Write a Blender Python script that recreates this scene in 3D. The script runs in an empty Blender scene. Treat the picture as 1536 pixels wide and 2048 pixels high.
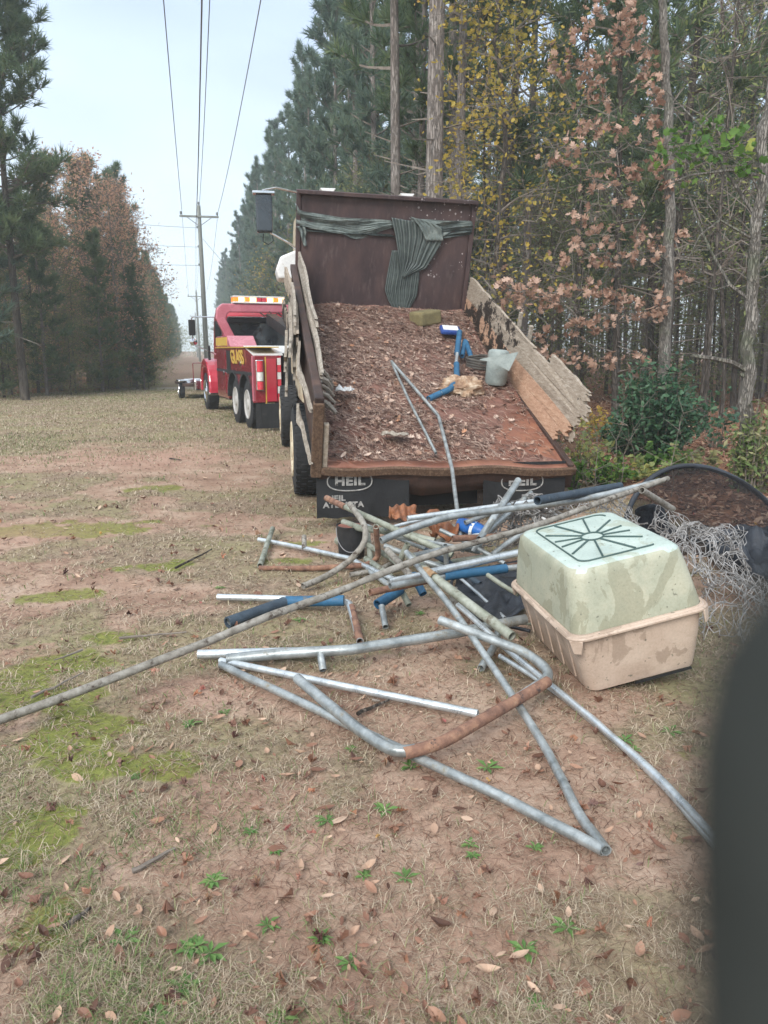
import bpy, math, random
import numpy as np
from mathutils import Vector, Matrix, noise as mnoise
random.seed(7); RNG = np.random.default_rng(11)
scene = bpy.context.scene; COL = scene.collection
R_ = math.radians; PI = math.pi

# ---------------------------------------------------------------- camera, world, sun, exposure
FPX = 1540.0; PITCH = math.atan(324 / FPX); HC = 1.6
cd = bpy.data.cameras.new('camera'); cam = bpy.data.objects.new('camera', cd); COL.objects.link(cam)
cd.sensor_fit = 'AUTO'; cd.sensor_width = 36; cd.lens = FPX / 2048 * 36
cd.clip_start = 0.008; cd.clip_end = 2500
cam.location = (0, 0, HC); cam.rotation_euler = (PI / 2 - PITCH, 0, 0)
cd.dof.use_dof = True; cd.dof.focus_distance = 6.0; cd.dof.aperture_fstop = cd.lens / 3.0
scene.camera = cam
SUN_EL, SUN_AZ = R_(36), R_(205)
w = bpy.data.worlds.new('World'); scene.world = w; w.use_nodes = True
nt = w.node_tree; nt.nodes.clear()
N = nt.nodes.new; L = nt.links.new
sky = N('ShaderNodeTexSky'); sky.sky_type = 'NISHITA'; sky.sun_disc = False
sky.sun_elevation = SUN_EL; sky.sun_rotation = SUN_AZ; sky.dust_density = 3
bgs = N('ShaderNodeBackground'); bgs.inputs['Strength'].default_value = 0.1
L(sky.outputs[0], bgs.inputs[0])
tc = N('ShaderNodeTexCoord'); sep = N('ShaderNodeSeparateXYZ'); L(tc.outputs['Generated'], sep.inputs[0])
ramp = N('ShaderNodeValToRGB'); L(sep.outputs['Z'], ramp.inputs[0])
for i, (p, c) in enumerate([(0.0, (.76, .87, .92)), (.12, (.74, .86, .94)), (.36, (.56, .68, .87)), (1.0, (1.15, 1.2, 1.25))]):
    e = ramp.color_ramp.elements[i] if i < 2 else ramp.color_ramp.elements.new(p)
    e.position = p; e.color = (*c, 1)
mp = N('ShaderNodeMapping'); mp.inputs['Scale'].default_value = (1, 1, 3.2); L(tc.outputs['Generated'], mp.inputs[0])
nz = N('ShaderNodeTexNoise'); nz.inputs['Scale'].default_value = 2.6; nz.inputs['Detail'].default_value = 5; L(mp.outputs[0], nz.inputs[0])
cr = N('ShaderNodeMapRange'); cr.inputs[1].default_value = .3; cr.inputs[2].default_value = .7; cr.inputs[3].default_value = .88; cr.inputs[4].default_value = 1.12
L(nz.outputs[0], cr.inputs[0])
mul = N('ShaderNodeVectorMath'); mul.operation = 'SCALE'; L(ramp.outputs[0], mul.inputs[0]); L(cr.outputs[0], mul.inputs['Scale'])
bgc = N('ShaderNodeBackground'); L(mul.outputs[0], bgc.inputs[0]); bgc.inputs[1].default_value = .63
mx = N('ShaderNodeMixShader'); mx.inputs[0].default_value = .9
L(bgs.outputs[0], mx.inputs[1]); L(bgc.outputs[0], mx.inputs[2])
wo = N('ShaderNodeOutputWorld'); L(mx.outputs[0], wo.inputs[0])
sd = bpy.data.lights.new('sun', 'SUN'); sd.energy = 1.5; sd.angle = R_(25); sd.color = (1, .96, .9)
sun = bpy.data.objects.new('sun', sd); COL.objects.link(sun)
_sd = Vector((math.sin(SUN_AZ) * math.cos(SUN_EL), math.cos(SUN_AZ) * math.cos(SUN_EL), math.sin(SUN_EL)))
sun.rotation_euler = _sd.to_track_quat('Z', 'Y').to_euler(); sun.location = _sd * 50
vs = scene.view_settings
scene.display_settings.display_device = 'sRGB'
vs.view_transform = 'Standard'; vs.look = 'None'; vs.gamma = 1; vs.exposure = 1.2; vs.use_curve_mapping = False
scene.cycles.max_bounces = 7; scene.cycles.diffuse_bounces = 4; scene.cycles.transparent_max_bounces = 12
scene.cycles.volume_bounces = 1

# ---------------------------------------------------------------- projection helpers (pixels of the 1536x2048 photo -> world)
_F = np.array([0, math.cos(PITCH), -math.sin(PITCH)]); _U = np.array([0, math.sin(PITCH), math.cos(PITCH)]); _R = np.array([1., 0, 0]); _C = np.array([0, 0, HC])
def ray(x, y): return _F + (x - 768) / FPX * _R + (1024 - y) / FPX * _U
def G(x, y, z=0.0):
    r = ray(x, y); return _C + r * ((z - HC) / r[2])
def D(x, y, d):
    r = ray(x, y); return _C + r * (d / r[1])
def PL(x, y, P0, n):
    r = ray(x, y); n = np.asarray(n); return _C + r * (((np.asarray(P0) - _C) @ n) / (r @ n))
CD = np.array([-.2352, .9719]); CN = np.array([.9719, .2352])
def cor(s, o): return s * CD + o * CN     # along / across the power-line clearing

# ---------------------------------------------------------------- object helpers
def tag(o, label=None, cat=None, group=None, kind=None):
    if label: o['label'] = label
    if cat: o['category'] = cat
    if group: o['group'] = group
    if kind: o['kind'] = kind
    return o
def empty(name, loc=(0, 0, 0), rot=(0, 0, 0), label=None, cat=None, group=None):
    o = bpy.data.objects.new(name, None); COL.objects.link(o); o.location = loc; o.rotation_euler = rot
    o.empty_display_size = .1
    return tag(o, label, cat, group)
def link(name, me, parent=None, mats=None):
    o = bpy.data.objects.new(name, me); COL.objects.link(o)
    if parent: o.parent = parent
    for m in (mats or []): me.materials.append(m)
    return o
def np_mesh(name, V, F, mats, rnd=None, midx=None, smooth=False, extra=None):
    V = np.asarray(V, np.float32); Fs = [np.asarray(f, np.int32) for f in (F if isinstance(F, list) else [F]) if len(f)]
    me = bpy.data.meshes.new(name); me.vertices.add(len(V)); me.vertices.foreach_set('co', V.ravel())
    tot = [np.full(len(f), f.shape[1], np.int32) for f in Fs]; tot = np.concatenate(tot)
    li = np.concatenate([f.ravel() for f in Fs])
    me.loops.add(len(li)); me.loops.foreach_set('vertex_index', li)
    me.polygons.add(len(tot)); st = np.concatenate([[0], np.cumsum(tot)[:-1]]).astype(np.int32)
    me.polygons.foreach_set('loop_start', st); me.polygons.foreach_set('loop_total', tot)
    if midx is not None: me.polygons.foreach_set('material_index', np.asarray(midx, np.int32))
    me.polygons.foreach_set('use_smooth', np.full(len(tot), smooth))
    me.update(calc_edges=True)
    for m in mats: me.materials.append(m)
    if rnd is not None:
        a = me.attributes.new('rnd', 'FLOAT', 'POINT'); a.data.foreach_set('value', np.asarray(rnd, np.float32))
    for k, v in (extra or {}).items():
        a = me.attributes.new(k, 'FLOAT', 'POINT'); a.data.foreach_set('value', np.asarray(v, np.float32))
    return me
class MB:
    def __init__(s, M=None): s.v = []; s.f = []; s.M = M or Matrix()
    def add(s, vs, fs, M=None):
        b = len(s.v); T = s.M @ M if M is not None else s.M
        s.v += [tuple(T @ Vector(v)) for v in vs]; s.f += [tuple(b + i for i in f) for f in fs]; return s
    def box(s, a, b, M=None):
        x0, y0, z0 = a; x1, y1, z1 = b
        v = [(x0,y0,z0),(x1,y0,z0),(x1,y1,z0),(x0,y1,z0),(x0,y0,z1),(x1,y0,z1),(x1,y1,z1),(x0,y1,z1)]
        return s.add(v, [(0,3,2,1),(4,5,6,7),(0,1,5,4),(1,2,6,5),(2,3,7,6),(3,0,4,7)], M)
    def prism(s, pts, h, axis='x', M=None):   # outline pts (a,b) extruded from h[0] to h[1] along axis
        n = len(pts)
        def mk(p, t): return {'x': (t, p[0], p[1]), 'y': (p[0], t, p[1]), 'z': (p[0], p[1], t)}[axis]
        v = [mk(p, h[0]) for p in pts] + [mk(p, h[1]) for p in pts]
        f = [tuple(range(n))[::-1], tuple(range(n, 2 * n))] + [(i, (i + 1) % n, n + (i + 1) % n, n + i) for i in range(n)]
        return s.add(v, f, M)
    def tube(s, path, r, n=10, cap=True, hollow=0.0, squash=None):
        P = [Vector(p) for p in path]; rs = r if hasattr(r, '__len__') else [r] * len(P)
        t = [(P[min(i + 1, len(P) - 1)] - P[max(i - 1, 0)]).normalized() for i in range(len(P))]
        u = t[0].orthogonal().normalized(); rings = []; vs = []; fs = []
        for i, p in enumerate(P):
            u = (u - t[i] * u.dot(t[i])); u = u.normalized() if u.length > 1e-6 else t[i].orthogonal().normalized()
            b = t[i].cross(u)
            vs += [tuple(p + (u * math.cos(2 * PI * k / n) + b * math.sin(2 * PI * k / n)) * rs[i]) for k in range(n)]
        for i in range(len(P) - 1):
            for k in range(n):
                a = i * n + k; c = i * n + (k + 1) % n; fs.append((a, c, c + n, a + n))
        if cap:
            if hollow:
                for e, ti in ((0, t[0]), (len(P) - 1, -t[-1])):
                    b0 = len(vs); q = e * n; c = P[e]
                    for dd, sc in ((0, hollow), (rs[e] * 3, hollow)):
                        vs += [tuple(c + (Vector(vs[q + k]) - c) * sc + ti * dd) for k in range(n)]
                    for k in range(n):
                        k2 = (k + 1) % n
                        f1 = (q + k, b0 + k, b0 + k2, q + k2); f2 = (b0 + k, b0 + n + k, b0 + n + k2, b0 + k2)
                        fs += [f1, f2] if e == 0 else [f1[::-1], f2[::-1]]
                    fs.append(tuple(range(b0 + n, b0 + 2 * n)))
            else:
                fs.append(tuple(range(n))[::-1]); fs.append(tuple(range((len(P) - 1) * n, len(P) * n)))
        return s.add(vs, fs)
    def lathe(s, prof, n=24, M=None, axis='x', caps=True):   # prof (axial, radius)
        vs = []; fs = []
        for a, r in prof:
            for k in range(n):
                c, d = r * math.cos(2 * PI * k / n), r * math.sin(2 * PI * k / n)
                vs.append((a, c, d) if axis == 'x' else (c, d, a))
        for i in range(len(prof) - 1):
            for k in range(n): fs.append((i * n + k, i * n + (k + 1) % n, (i + 1) * n + (k + 1) % n, (i + 1) * n + k))
        if caps: fs.append(tuple(range(n))[::-1]); fs.append(tuple(range((len(prof) - 1) * n, len(prof) * n)))
        return s.add(vs, fs, M)
    def mesh(s, name, smooth=None):
        me = bpy.data.meshes.new(name); me.from_pydata(s.v, [], s.f); me.validate(); me.update()
        if smooth is not None:
            me.polygons.foreach_set('use_smooth', [True] * len(me.polygons)); me.set_sharp_from_angle(angle=R_(smooth))
        return me
    def build(s, name, m, parent=None, smooth=None, bevel=None):
        o = link(name, s.mesh(name, smooth), parent, [m] if m else None)
        if bevel:
            b = o.modifiers.new('bevel', 'BEVEL'); b.width = bevel; b.segments = 2; b.limit_method = 'ANGLE'; b.angle_limit = R_(35)
        return o
def fillet(pts, r=.12, n=6):
    P = [Vector(p) for p in pts]; out = [P[0]]
    for i in range(1, len(P) - 1):
        a, b, c = P[i - 1], P[i], P[i + 1]; d1, d2 = (a - b), (c - b)
        k = min(r, d1.length * .45, d2.length * .45); p0 = b + d1.normalized() * k; p1 = b + d2.normalized() * k
        for j in range(n + 1):
            t = j / n; out.append((1 - t) ** 2 * p0 + 2 * t * (1 - t) * b + t * t * p1)
    out.append(P[-1]); return out
def merge(parts):      # parts: list of (V, F, rnd, mat_index)
    V = []; F3 = []; F4 = []; R = []; m3 = []; m4 = []; b = 0
    for v, f, r, m in parts:
        if not len(v): continue
        V.append(v); R.append(r if hasattr(r, '__len__') else np.full(len(v), r)); f = np.asarray(f) + b
        (F3 if f.shape[1] == 3 else F4).append(f); (m3 if f.shape[1] == 3 else m4).append(np.full(len(f), m)); b += len(v)
    F = []; mi = []
    if F3: F.append(np.concatenate(F3)); mi.append(np.concatenate(m3))
    if F4: F.append(np.concatenate(F4)); mi.append(np.concatenate(m4))
    return np.concatenate(V), F, np.concatenate(R), np.concatenate(mi)

# ---------------------------------------------------------------- materials
def newmat(name):
    m = bpy.data.materials.new(name); m.use_nodes = True; t = m.node_tree; t.nodes.clear()
    return m, t, t.nodes.new, t.links.new
def ramp_node(t, stops, fac, interp='LINEAR'):
    r = t.nodes.new('ShaderNodeValToRGB'); r.color_ramp.interpolation = interp; el = r.color_ramp.elements
    while len(el) > 1: el.remove(el[-1])
    for i, (p, c) in enumerate(stops):
        e = el[0] if i == 0 else el.new(p)
        e.position = p; e.color = (*c, 1)
    if fac is not None: t.links.new(fac, r.inputs[0])
    return r.outputs[0]
def coords(t, scale=(1, 1, 1), rndoff=True, kind='Object'):
    c = t.nodes.new('ShaderNodeTexCoord'); m = t.nodes.new('ShaderNodeMapping'); m.inputs['Scale'].default_value = scale
    t.links.new(c.outputs[kind], m.inputs[0])
    if rndoff:
        oi = t.nodes.new('ShaderNodeObjectInfo'); mm = t.nodes.new('ShaderNodeMath'); mm.operation = 'MULTIPLY'; mm.inputs[1].default_value = 37
        t.links.new(oi.outputs['Random'], mm.inputs[0]); t.links.new(mm.outputs[0], m.inputs['Location'])
    return m.outputs[0]
def noise_(t, vec, scale, detail=5, rough=.6, dist=0):
    n = t.nodes.new('ShaderNodeTexNoise'); n.inputs['Scale'].default_value = scale; n.inputs['Detail'].default_value = detail
    n.inputs['Roughness'].default_value = rough; n.inputs['Distortion'].default_value = dist
    t.links.new(vec, n.inputs['Vector']); return n.outputs[0]
def mixc(t, fac, a, b, mode='MIX'):
    n = t.nodes.new('ShaderNodeMix'); n.data_type = 'RGBA'; n.blend_type = mode
    for s, v in ((0, fac), (6, a), (7, b)):
        if isinstance(v, (float, int)): n.inputs[s].default_value = v
        elif isinstance(v, tuple): n.inputs[s].default_value = (*v, 1)
        else: t.links.new(v, n.inputs[s])
    return n.outputs[2]
def maprange(t, v, a, b, c=0., d=1.):
    n = t.nodes.new('ShaderNodeMapRange'); t.links.new(v, n.inputs[0])
    for i, x in enumerate((a, b, c, d)): n.inputs[i + 1].default_value = x
    return n.outputs[0]
def math_(t, op, a, b=None):
    n = t.nodes.new('ShaderNodeMath'); n.operation = op
    for i, v in enumerate((a, b)):
        if v is None: continue
        if isinstance(v, (float, int)): n.inputs[i].default_value = v
        else: t.links.new(v, n.inputs[i])
    return n.outputs[0]
def finish(m, t, color, rough=.6, metal=0., bump=None, bstr=.3, bdist=.01, spec=.4, coat=0.):
    b = t.nodes.new('ShaderNodeBsdfPrincipled'); o = t.nodes.new('ShaderNodeOutputMaterial')
    for k, v in (('Base Color', color), ('Roughness', rough), ('Metallic', metal), ('Specular IOR Level', spec), ('Coat Weight', coat)):
        if isinstance(v, (float, int)): b.inputs[k].default_value = v
        elif isinstance(v, tuple): b.inputs[k].default_value = (*v, 1)
        else: t.links.new(v, b.inputs[k])
    if bump is not None:
        bn = t.nodes.new('ShaderNodeBump'); bn.inputs['Strength'].default_value = bstr; bn.inputs['Distance'].default_value = bdist
        t.links.new(bump, bn.inputs['Height']); t.links.new(bn.outputs[0], b.inputs['Normal'])
    t.links.new(b.outputs[0], o.inputs[0]); return m
def surf(name, stops, scale=4, rough=.6, metal=0., bstr=.25, bdist=.01, vec=(1, 1, 1), dirt=None, spec=.4, fine=60, detail=6, coat=0., drough=None):
    """noise-mottled surface; dirt = (colour, scale, threshold, softness)"""
    m, t, n, l = newmat(name); v = coords(t, vec)
    a = noise_(t, v, scale, detail, .65, .4); c = ramp_node(t, stops, a)
    g = noise_(t, v, fine, 4, .7)
    c = mixc(t, .35, c, ramp_node(t, [(.3, (.45, .45, .45)), (.7, (1, 1, 1))], g), 'MULTIPLY')
    rr = maprange(t, a, .3, .7, max(0, rough - .1), min(1, rough + .1)); mt = metal
    if dirt:
        dc, dscale, th, so = dirt
        d = maprange(t, noise_(t, v, dscale, 7, .7), th, th + so); c = mixc(t, d, c, dc)
        if metal: mt = maprange(t, d, 0, 1, metal, 0.)
        if drough: rr = mixc(t, d, rr, (drough,) * 3)
    return finish(m, t, c, rr, mt, g, bstr, bdist, spec, coat)
def leafmat(name, stops, trans=.3, rough=.65, vary=.25, spec=.3):
    m, t, n, l = newmat(name); at = n('ShaderNodeAttribute'); at.attribute_name = 'rnd'
    oi = n('ShaderNodeObjectInfo'); f = math_(t, 'ADD', math_(t, 'MULTIPLY', at.outputs['Fac'], 1 - vary), math_(t, 'MULTIPLY', oi.outputs['Random'], vary))
    c = ramp_node(t, stops, f)
    g = noise_(t, coords(t), 18, 3, .6); c = mixc(t, .4, c, ramp_node(t, [(.3, (.5, .5, .5)), (.7, (1, 1, 1))], g), 'MULTIPLY')
    b = n('ShaderNodeBsdfPrincipled'); l(c, b.inputs['Base Color']); b.inputs['Roughness'].default_value = rough; b.inputs['Specular IOR Level'].default_value = spec
    tr = n('ShaderNodeBsdfTranslucent'); l(c, tr.inputs[0]); mm = n('ShaderNodeMixShader'); mm.inputs[0].default_value = trans
    l(b.outputs[0], mm.inputs[1]); l(tr.outputs[0], mm.inputs[2]); o = n('ShaderNodeOutputMaterial'); l(mm.outputs[0], o.inputs[0]); return m
def objleafmat(name, stops):      # colour by object
    m, t, n, l = newmat(name); oi = n('ShaderNodeObjectInfo'); c = ramp_node(t, stops, oi.outputs['Random'])
    g = noise_(t, coords(t, (1, 1, 1)), 30, 5, .6); c = mixc(t, .7, c, ramp_node(t, [(.32, (.35, .3, .3)), (.62, (1.1, 1.1, 1.1))], g), 'MULTIPLY')
    return finish(m, t, c, .5, 0, g, .4, .01, .45)
M = {}
def barkmat(name, dark, mid, light, sc=13, moss=None):
    m, t, n, l = newmat(name); v = coords(t, (1, 1, .16)); d = noise_(t, v, 9, 6, .7); wv = n('ShaderNodeVectorMath'); wv.operation = 'ADD'; cmb = n('ShaderNodeCombineXYZ')
    for i in range(3): l(math_(t, 'MULTIPLY', d, .16), cmb.inputs[i])
    l(v, wv.inputs[0]); l(cmb.outputs[0], wv.inputs[1]); vo = n('ShaderNodeTexVoronoi'); vo.feature = 'DISTANCE_TO_EDGE'; vo.inputs['Scale'].default_value = sc; l(wv.outputs[0], vo.inputs['Vector'])
    e = maprange(t, vo.outputs['Distance'], .0, .16, .45, 1); a = noise_(t, coords(t, (1, 1, .5)), 5, 7, .7)
    c = mixc(t, e, dark, ramp_node(t, [(.32, mid), (.62, light)], a)); h = math_(t, 'ADD', e, math_(t, 'MULTIPLY', noise_(t, v, 40, 4, .7), .5))
    if moss: c = mixc(t, maprange(t, noise_(t, coords(t), 2.5, 5), .52, .66, 0, .7), c, moss)
    return finish(m, t, c, .92, 0, h, 1.0, .035, .15)
M['bark_pine'] = barkmat('bark_pine', (.12, .10, .088), (.22, .185, .165), (.34, .31, .285), 21)
M['bark_dark'] = barkmat('bark_dark', (.035, .03, .026), (.085, .072, .062), (.16, .14, .12), 24)
M['bark_grey'] = barkmat('bark_grey', (.10, .09, .078), (.20, .18, .155), (.32, .30, .27), 38, (.17, .19, .13))
M['twig'] = surf('twig', [(.3, (.12, .10, .085)), (.7, (.30, .26, .22))], 5, .9)
M['needles'] = leafmat('needles', [(0, (.06, .10, .06)), (.45, (.13, .20, .105)), (.8, (.21, .27, .13)), (1, (.32, .33, .16))], .45)
M['needles_blue'] = leafmat('needles_blue', [(0, (.075, .12, .10)), (.5, (.15, .225, .17)), (1, (.25, .31, .19))], .45)
M['lf_orange'] = leafmat('lf_orange', [(0, (.36, .27, .18)), (.3, (.60, .38, .26)), (.6, (.76, .46, .33)), (.85, (.74, .53, .30)), (1, (.62, .57, .30))], .5, vary=.2)
M['lf_yellow'] = leafmat('lf_yellow', [(0, (.20, .21, .07)), (.35, (.42, .36, .09)), (.7, (.68, .50, .11)), (1, (.74, .42, .12))], .45)
M['lf_olive'] = leafmat('lf_olive', [(0, (.13, .16, .085)), (.5, (.27, .30, .14)), (.8, (.42, .40, .19)), (1, (.56, .42, .21))], .5, vary=.35)
M['lf_ygreen'] = leafmat('lf_ygreen', [(0, (.17, .23, .10)), (.5, (.34, .40, .16)), (.85, (.56, .52, .18)), (1, (.68, .54, .18))], .5)
M['lf_green'] = leafmat('lf_green', [(0, (.04, .09, .03)), (.5, (.11, .22, .05)), (.85, (.22, .36, .08)), (1, (.5, .45, .1))], .4)
M['lf_bush'] = leafmat('lf_bush', [(0, (.03, .075, .045)), (.5, (.06, .14, .075)), (.85, (.11, .21, .11)), (1, (.2, .27, .14))], .25, rough=.4)
M['lf_oak'] = leafmat('lf_oak', [(0, (.24, .13, .09)), (.35, (.46, .29, .21)), (.75, (.66, .47, .37)), (1, (.68, .41, .24))], .3, rough=.55)
M['lf_brown'] = leafmat('lf_brown', [(0, (.10, .06, .045)), (.5, (.25, .15, .10)), (1, (.42, .30, .22))], .3)
M['blade'] = leafmat('blade', [(0, (.10, .06, .04)), (.25, (.24, .165, .115)), (.55, (.42, .33, .235)), (.82, (.68, .58, .44)), (.87, (.34, .33, .17)), (.94, (.15, .20, .07)), (1, (.17, .26, .08))], .2, vary=0.)
M['greenblade'] = leafmat('greenblade', [(0, (.09, .15, .05)), (.5, (.17, .25, .08)), (.75, (.34, .36, .17)), (1, (.50, .44, .27))], .3, vary=.2)
M['weed'] = leafmat('weed', [(0, (.08, .16, .05)), (.6, (.15, .28, .08)), (1, (.30, .42, .13))], .3, vary=.3)
M['litter'] = leafmat('litter', [(0, (.09, .045, .03)), (.3, (.21, .105, .07)), (.6, (.35, .19, .125)), (.85, (.50, .34, .24)), (1, (.62, .45, .33))], .15, rough=.5, vary=0.)
M['litter_dark'] = leafmat('litter_dark', [(0, (.08, .045, .038)), (.35, (.21, .12, .092)), (.7, (.42, .28, .215)), (1, (.66, .52, .43))], .1, rough=.45, vary=0.)
M['leaf_obj'] = objleafmat('leaf_obj', [(0, (.10, .045, .035)), (.2, (.22, .11, .07)), (.4, (.36, .18, .10)), (.52, (.19, .11, .09)), (.7, (.30, .15, .10)), (.84, (.46, .30, .19)), (.93, (.42, .13, .12)), (1, (.52, .32, .09))])
M['leaf_bed'] = objleafmat('leaf_bed', [(0, (.24, .125, .09)), (.35, (.46, .30, .22)), (.8, (.68, .54, .44)), (1, (.56, .28, .15))])
GALV = [(.3, (.20, .22, .22)), (.5, (.38, .41, .41)), (.7, (.55, .59, .59))]
M['galv'] = surf('galv', GALV, 9, .42, .55, .3, .004, dirt=((.20, .17, .12), 14, .58, .14), drough=.8)
M['galv_green'] = surf('galv_green', [(.3, (.16, .17, .13)), (.5, (.30, .32, .26)), (.7, (.44, .46, .40))], 9, .6, .25, .4, .004, dirt=((.10, .08, .055), 12, .56, .12), drough=.9)
M['galv_bright'] = surf('galv_bright', [(.3, (.42, .46, .48)), (.6, (.68, .73, .75))], 12, .33, .6, .2, .003, dirt=((.25, .24, .20), 20, .62, .1))
M['old_pipe'] = surf('old_pipe', [(.3, (.15, .135, .11)), (.5, (.28, .26, .225)), (.7, (.40, .385, .345))], 17, .75, .15, .5, .005, dirt=((.06, .045, .035), 16, .55, .1), drough=.95)
M['rust'] = surf('rust', [(.3, (.11, .06, .045)), (.5, (.24, .13, .09)), (.65, (.35, .20, .13)), (.8, (.45, .37, .28))], 14, .9, 0, .7, .008, dirt=((.07, .05, .045), 18, .6, .06))
M['foam'] = surf('foam', [(.3, (.018, .075, .15)), (.6, (.035, .14, .26)), (.8, (.07, .22, .34))], 6, .6, 0, .3, .004, dirt=((.12, .12, .11), 10, .6, .1))
M['foam_dark'] = surf('foam_dark', [(.3, (.028, .042, .06)), (.7, (.065, .095, .125))], 10, .7, 0, .6, .006, dirt=((.16, .17, .16), 14, .62, .1))
M['bed_rust'] = surf('bed_rust', [(.25, (.10, .045, .035)), (.5, (.24, .10, .065)), (.7, (.36, .165, .10))], 2.2, .35, 0, .3, .006, dirt=((.16, .11, .10), 5, .58, .2), spec=.5)
M['head_steel'] = None
M['steel_dark'] = surf('steel_dark', [(.3, (.035, .022, .02)), (.55, (.075, .045, .036)), (.8, (.15, .085, .06))], 5, .6, .1, .4, .006)
M['black'] = surf('black', [(.3, (.008, .009, .010)), (.7, (.022, .023, .025))], 6, .6, 0, .3, .005)
M['rubber'] = surf('rubber', [(.3, (.012, .013, .015)), (.6, (.028, .03, .033)), (.8, (.07, .065, .06))], 8, .75, 0, .4, .005, dirt=((.15, .11, .085), 6, .66, .1))
M['cream'] = surf('cream', [(.3, (.50, .42, .28)), (.7, (.66, .60, .46))], 8, .6, 0, .2, .004, dirt=((.28, .17, .09), 7, .5, .12))
M['white'] = surf('white', [(.3, (.70, .71, .70)), (.7, (.82, .83, .82))], 5, .4, 0, .1, .003, dirt=((.45, .42, .38), 9, .64, .1))
M['wood'] = None
M['towred'] = surf('towred', [(.3, (.19, .018, .028)), (.7, (.29, .028, .042))], 3, .22, 0, .05, .002, coat=.6, spec=.5, dirt=((.20, .09, .075), 4, .56, .2))
M['towred_clean'] = surf('towred_clean', [(.3, (.42, .025, .05)), (.7, (.50, .035, .065))], 3, .18, 0, .02, .001, coat=.8, spec=.5)
M['towred_pink'] = surf('towred_pink', [(.3, (.46, .13, .17)), (.7, (.58, .20, .25))], 3, .25, 0, .05, .001, coat=.5)  # paler, pinker red for the arch, top locker and corner trim
M['rim_white'] = surf('rim_white', [(.3, (.36, .35, .33)), (.7, (.55, .54, .52))], 6, .5, 0, .2, .004, dirt=((.25, .18, .13), 7, .55, .15))
M['gold'] = surf('gold', [(.3, (.55, .36, .06)), (.7, (.75, .52, .12))], 20, .4, .1, .1, .002)
M['chrome'] = surf('chrome', [(.3, (.55, .56, .58)), (.7, (.8, .82, .84))], 8, .15, 1., .05, .001)
M['glass_dark'] = surf('glass_dark', [(.3, (.012, .016, .022)), (.7, (.03, .04, .05))], 3, .08, 0, 0., .001, spec=.8)
M['tail_red'] = surf('tail_red', [(.3, (.60, .03, .06)), (.7, (.70, .06, .09))], 9, .2, 0, .1, .002, coat=.5)
M['tail_white'] = surf('tail_white', [(.3, (.65, .66, .64)), (.7, (.8, .8, .78))], 9, .25, 0, .1, .002, coat=.4)
M['tub_green'] = None; M['tub_beige'] = None
M['groove'] = surf('groove', [(.3, (.04, .08, .075)), (.7, (.08, .13, .12))], 12, .6)
M['print_grey'] = surf('print_grey', [(.3, (.20, .20, .19)), (.7, (.42, .41, .39))], 30, .8, dirt=((.05, .045, .04), 25, .56, .08))
M['polewood'] = surf('polewood', [(.3, (.20, .21, .19)), (.7, (.34, .36, .33))], 4, .85, vec=(1, 1, .1))
M['wire'] = surf('wire', [(.3, (.20, .20, .21)), (.7, (.28, .28, .29))], 4, .5)
M['ceramic'] = surf('ceramic', [(.3, (.18, .2, .2)), (.7, (.3, .33, .33))], 4, .3)
M['chain'] = surf('chain', [(.3, (.20, .19, .18)), (.7, (.46, .45, .44))], 8, .55, .35, dirt=((.24, .13, .085), 6, .6, .1))
M['tarp_black'] = surf('tarp_black', [(.3, (.012, .014, .018)), (.7, (.035, .042, .055))], 3, .4, 0, .4, .02, fine=12, spec=.5)
M['bucket_black'] = surf('bucket_black', [(.3, (.012, .012, .014)), (.7, (.04, .04, .042))], 9, .5, 0, .6, .01, fine=25, dirt=((.2, .19, .17), 20, .66, .06))
M['clay'] = surf('clay', [(.3, (.20, .08, .06)), (.7, (.32, .14, .10))], 14, .9)
M['rustsheet'] = surf('rustsheet', [(.3, (.11, .05, .03)), (.55, (.30, .12, .055)), (.8, (.44, .22, .11))], 9, .55, 0, .5, .01)
M['bluetarp'] = surf('bluetarp', [(.3, (.015, .09, .34)), (.7, (.03, .17, .52))], 10, .35, 0, .3, .01, fine=20)
M['grey_plastic'] = surf('grey_plastic', [(.3, (.22, .26, .25)), (.7, (.36, .41, .39))], 8, .55, 0, .3, .004, dirt=((.16, .12, .09), 9, .6, .15))
M['paper'] = surf('paper', [(.3, (.16, .08, .05)), (.5, (.38, .25, .16)), (.68, (.66, .55, .42))], 9, .8, 0, .5, .01)
M['foamblock'] = surf('foamblock', [(.3, (.14, .12, .06)), (.7, (.26, .22, .11))], 9, .9, 0, .5, .006)
M['bluebox'] = surf('bluebox', [(.3, (.02, .05, .22)), (.7, (.04, .10, .36))], 9, .3)
M['brick_dk'] = surf('hose', [(.3, (.05, .045, .04)), (.7, (.14, .13, .115))], 9, .6)
M['glove'] = surf('glove', [(.3, (.028, .032, .03)), (.7, (.05, .054, .05))], 60, .9, spec=.1)

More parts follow.
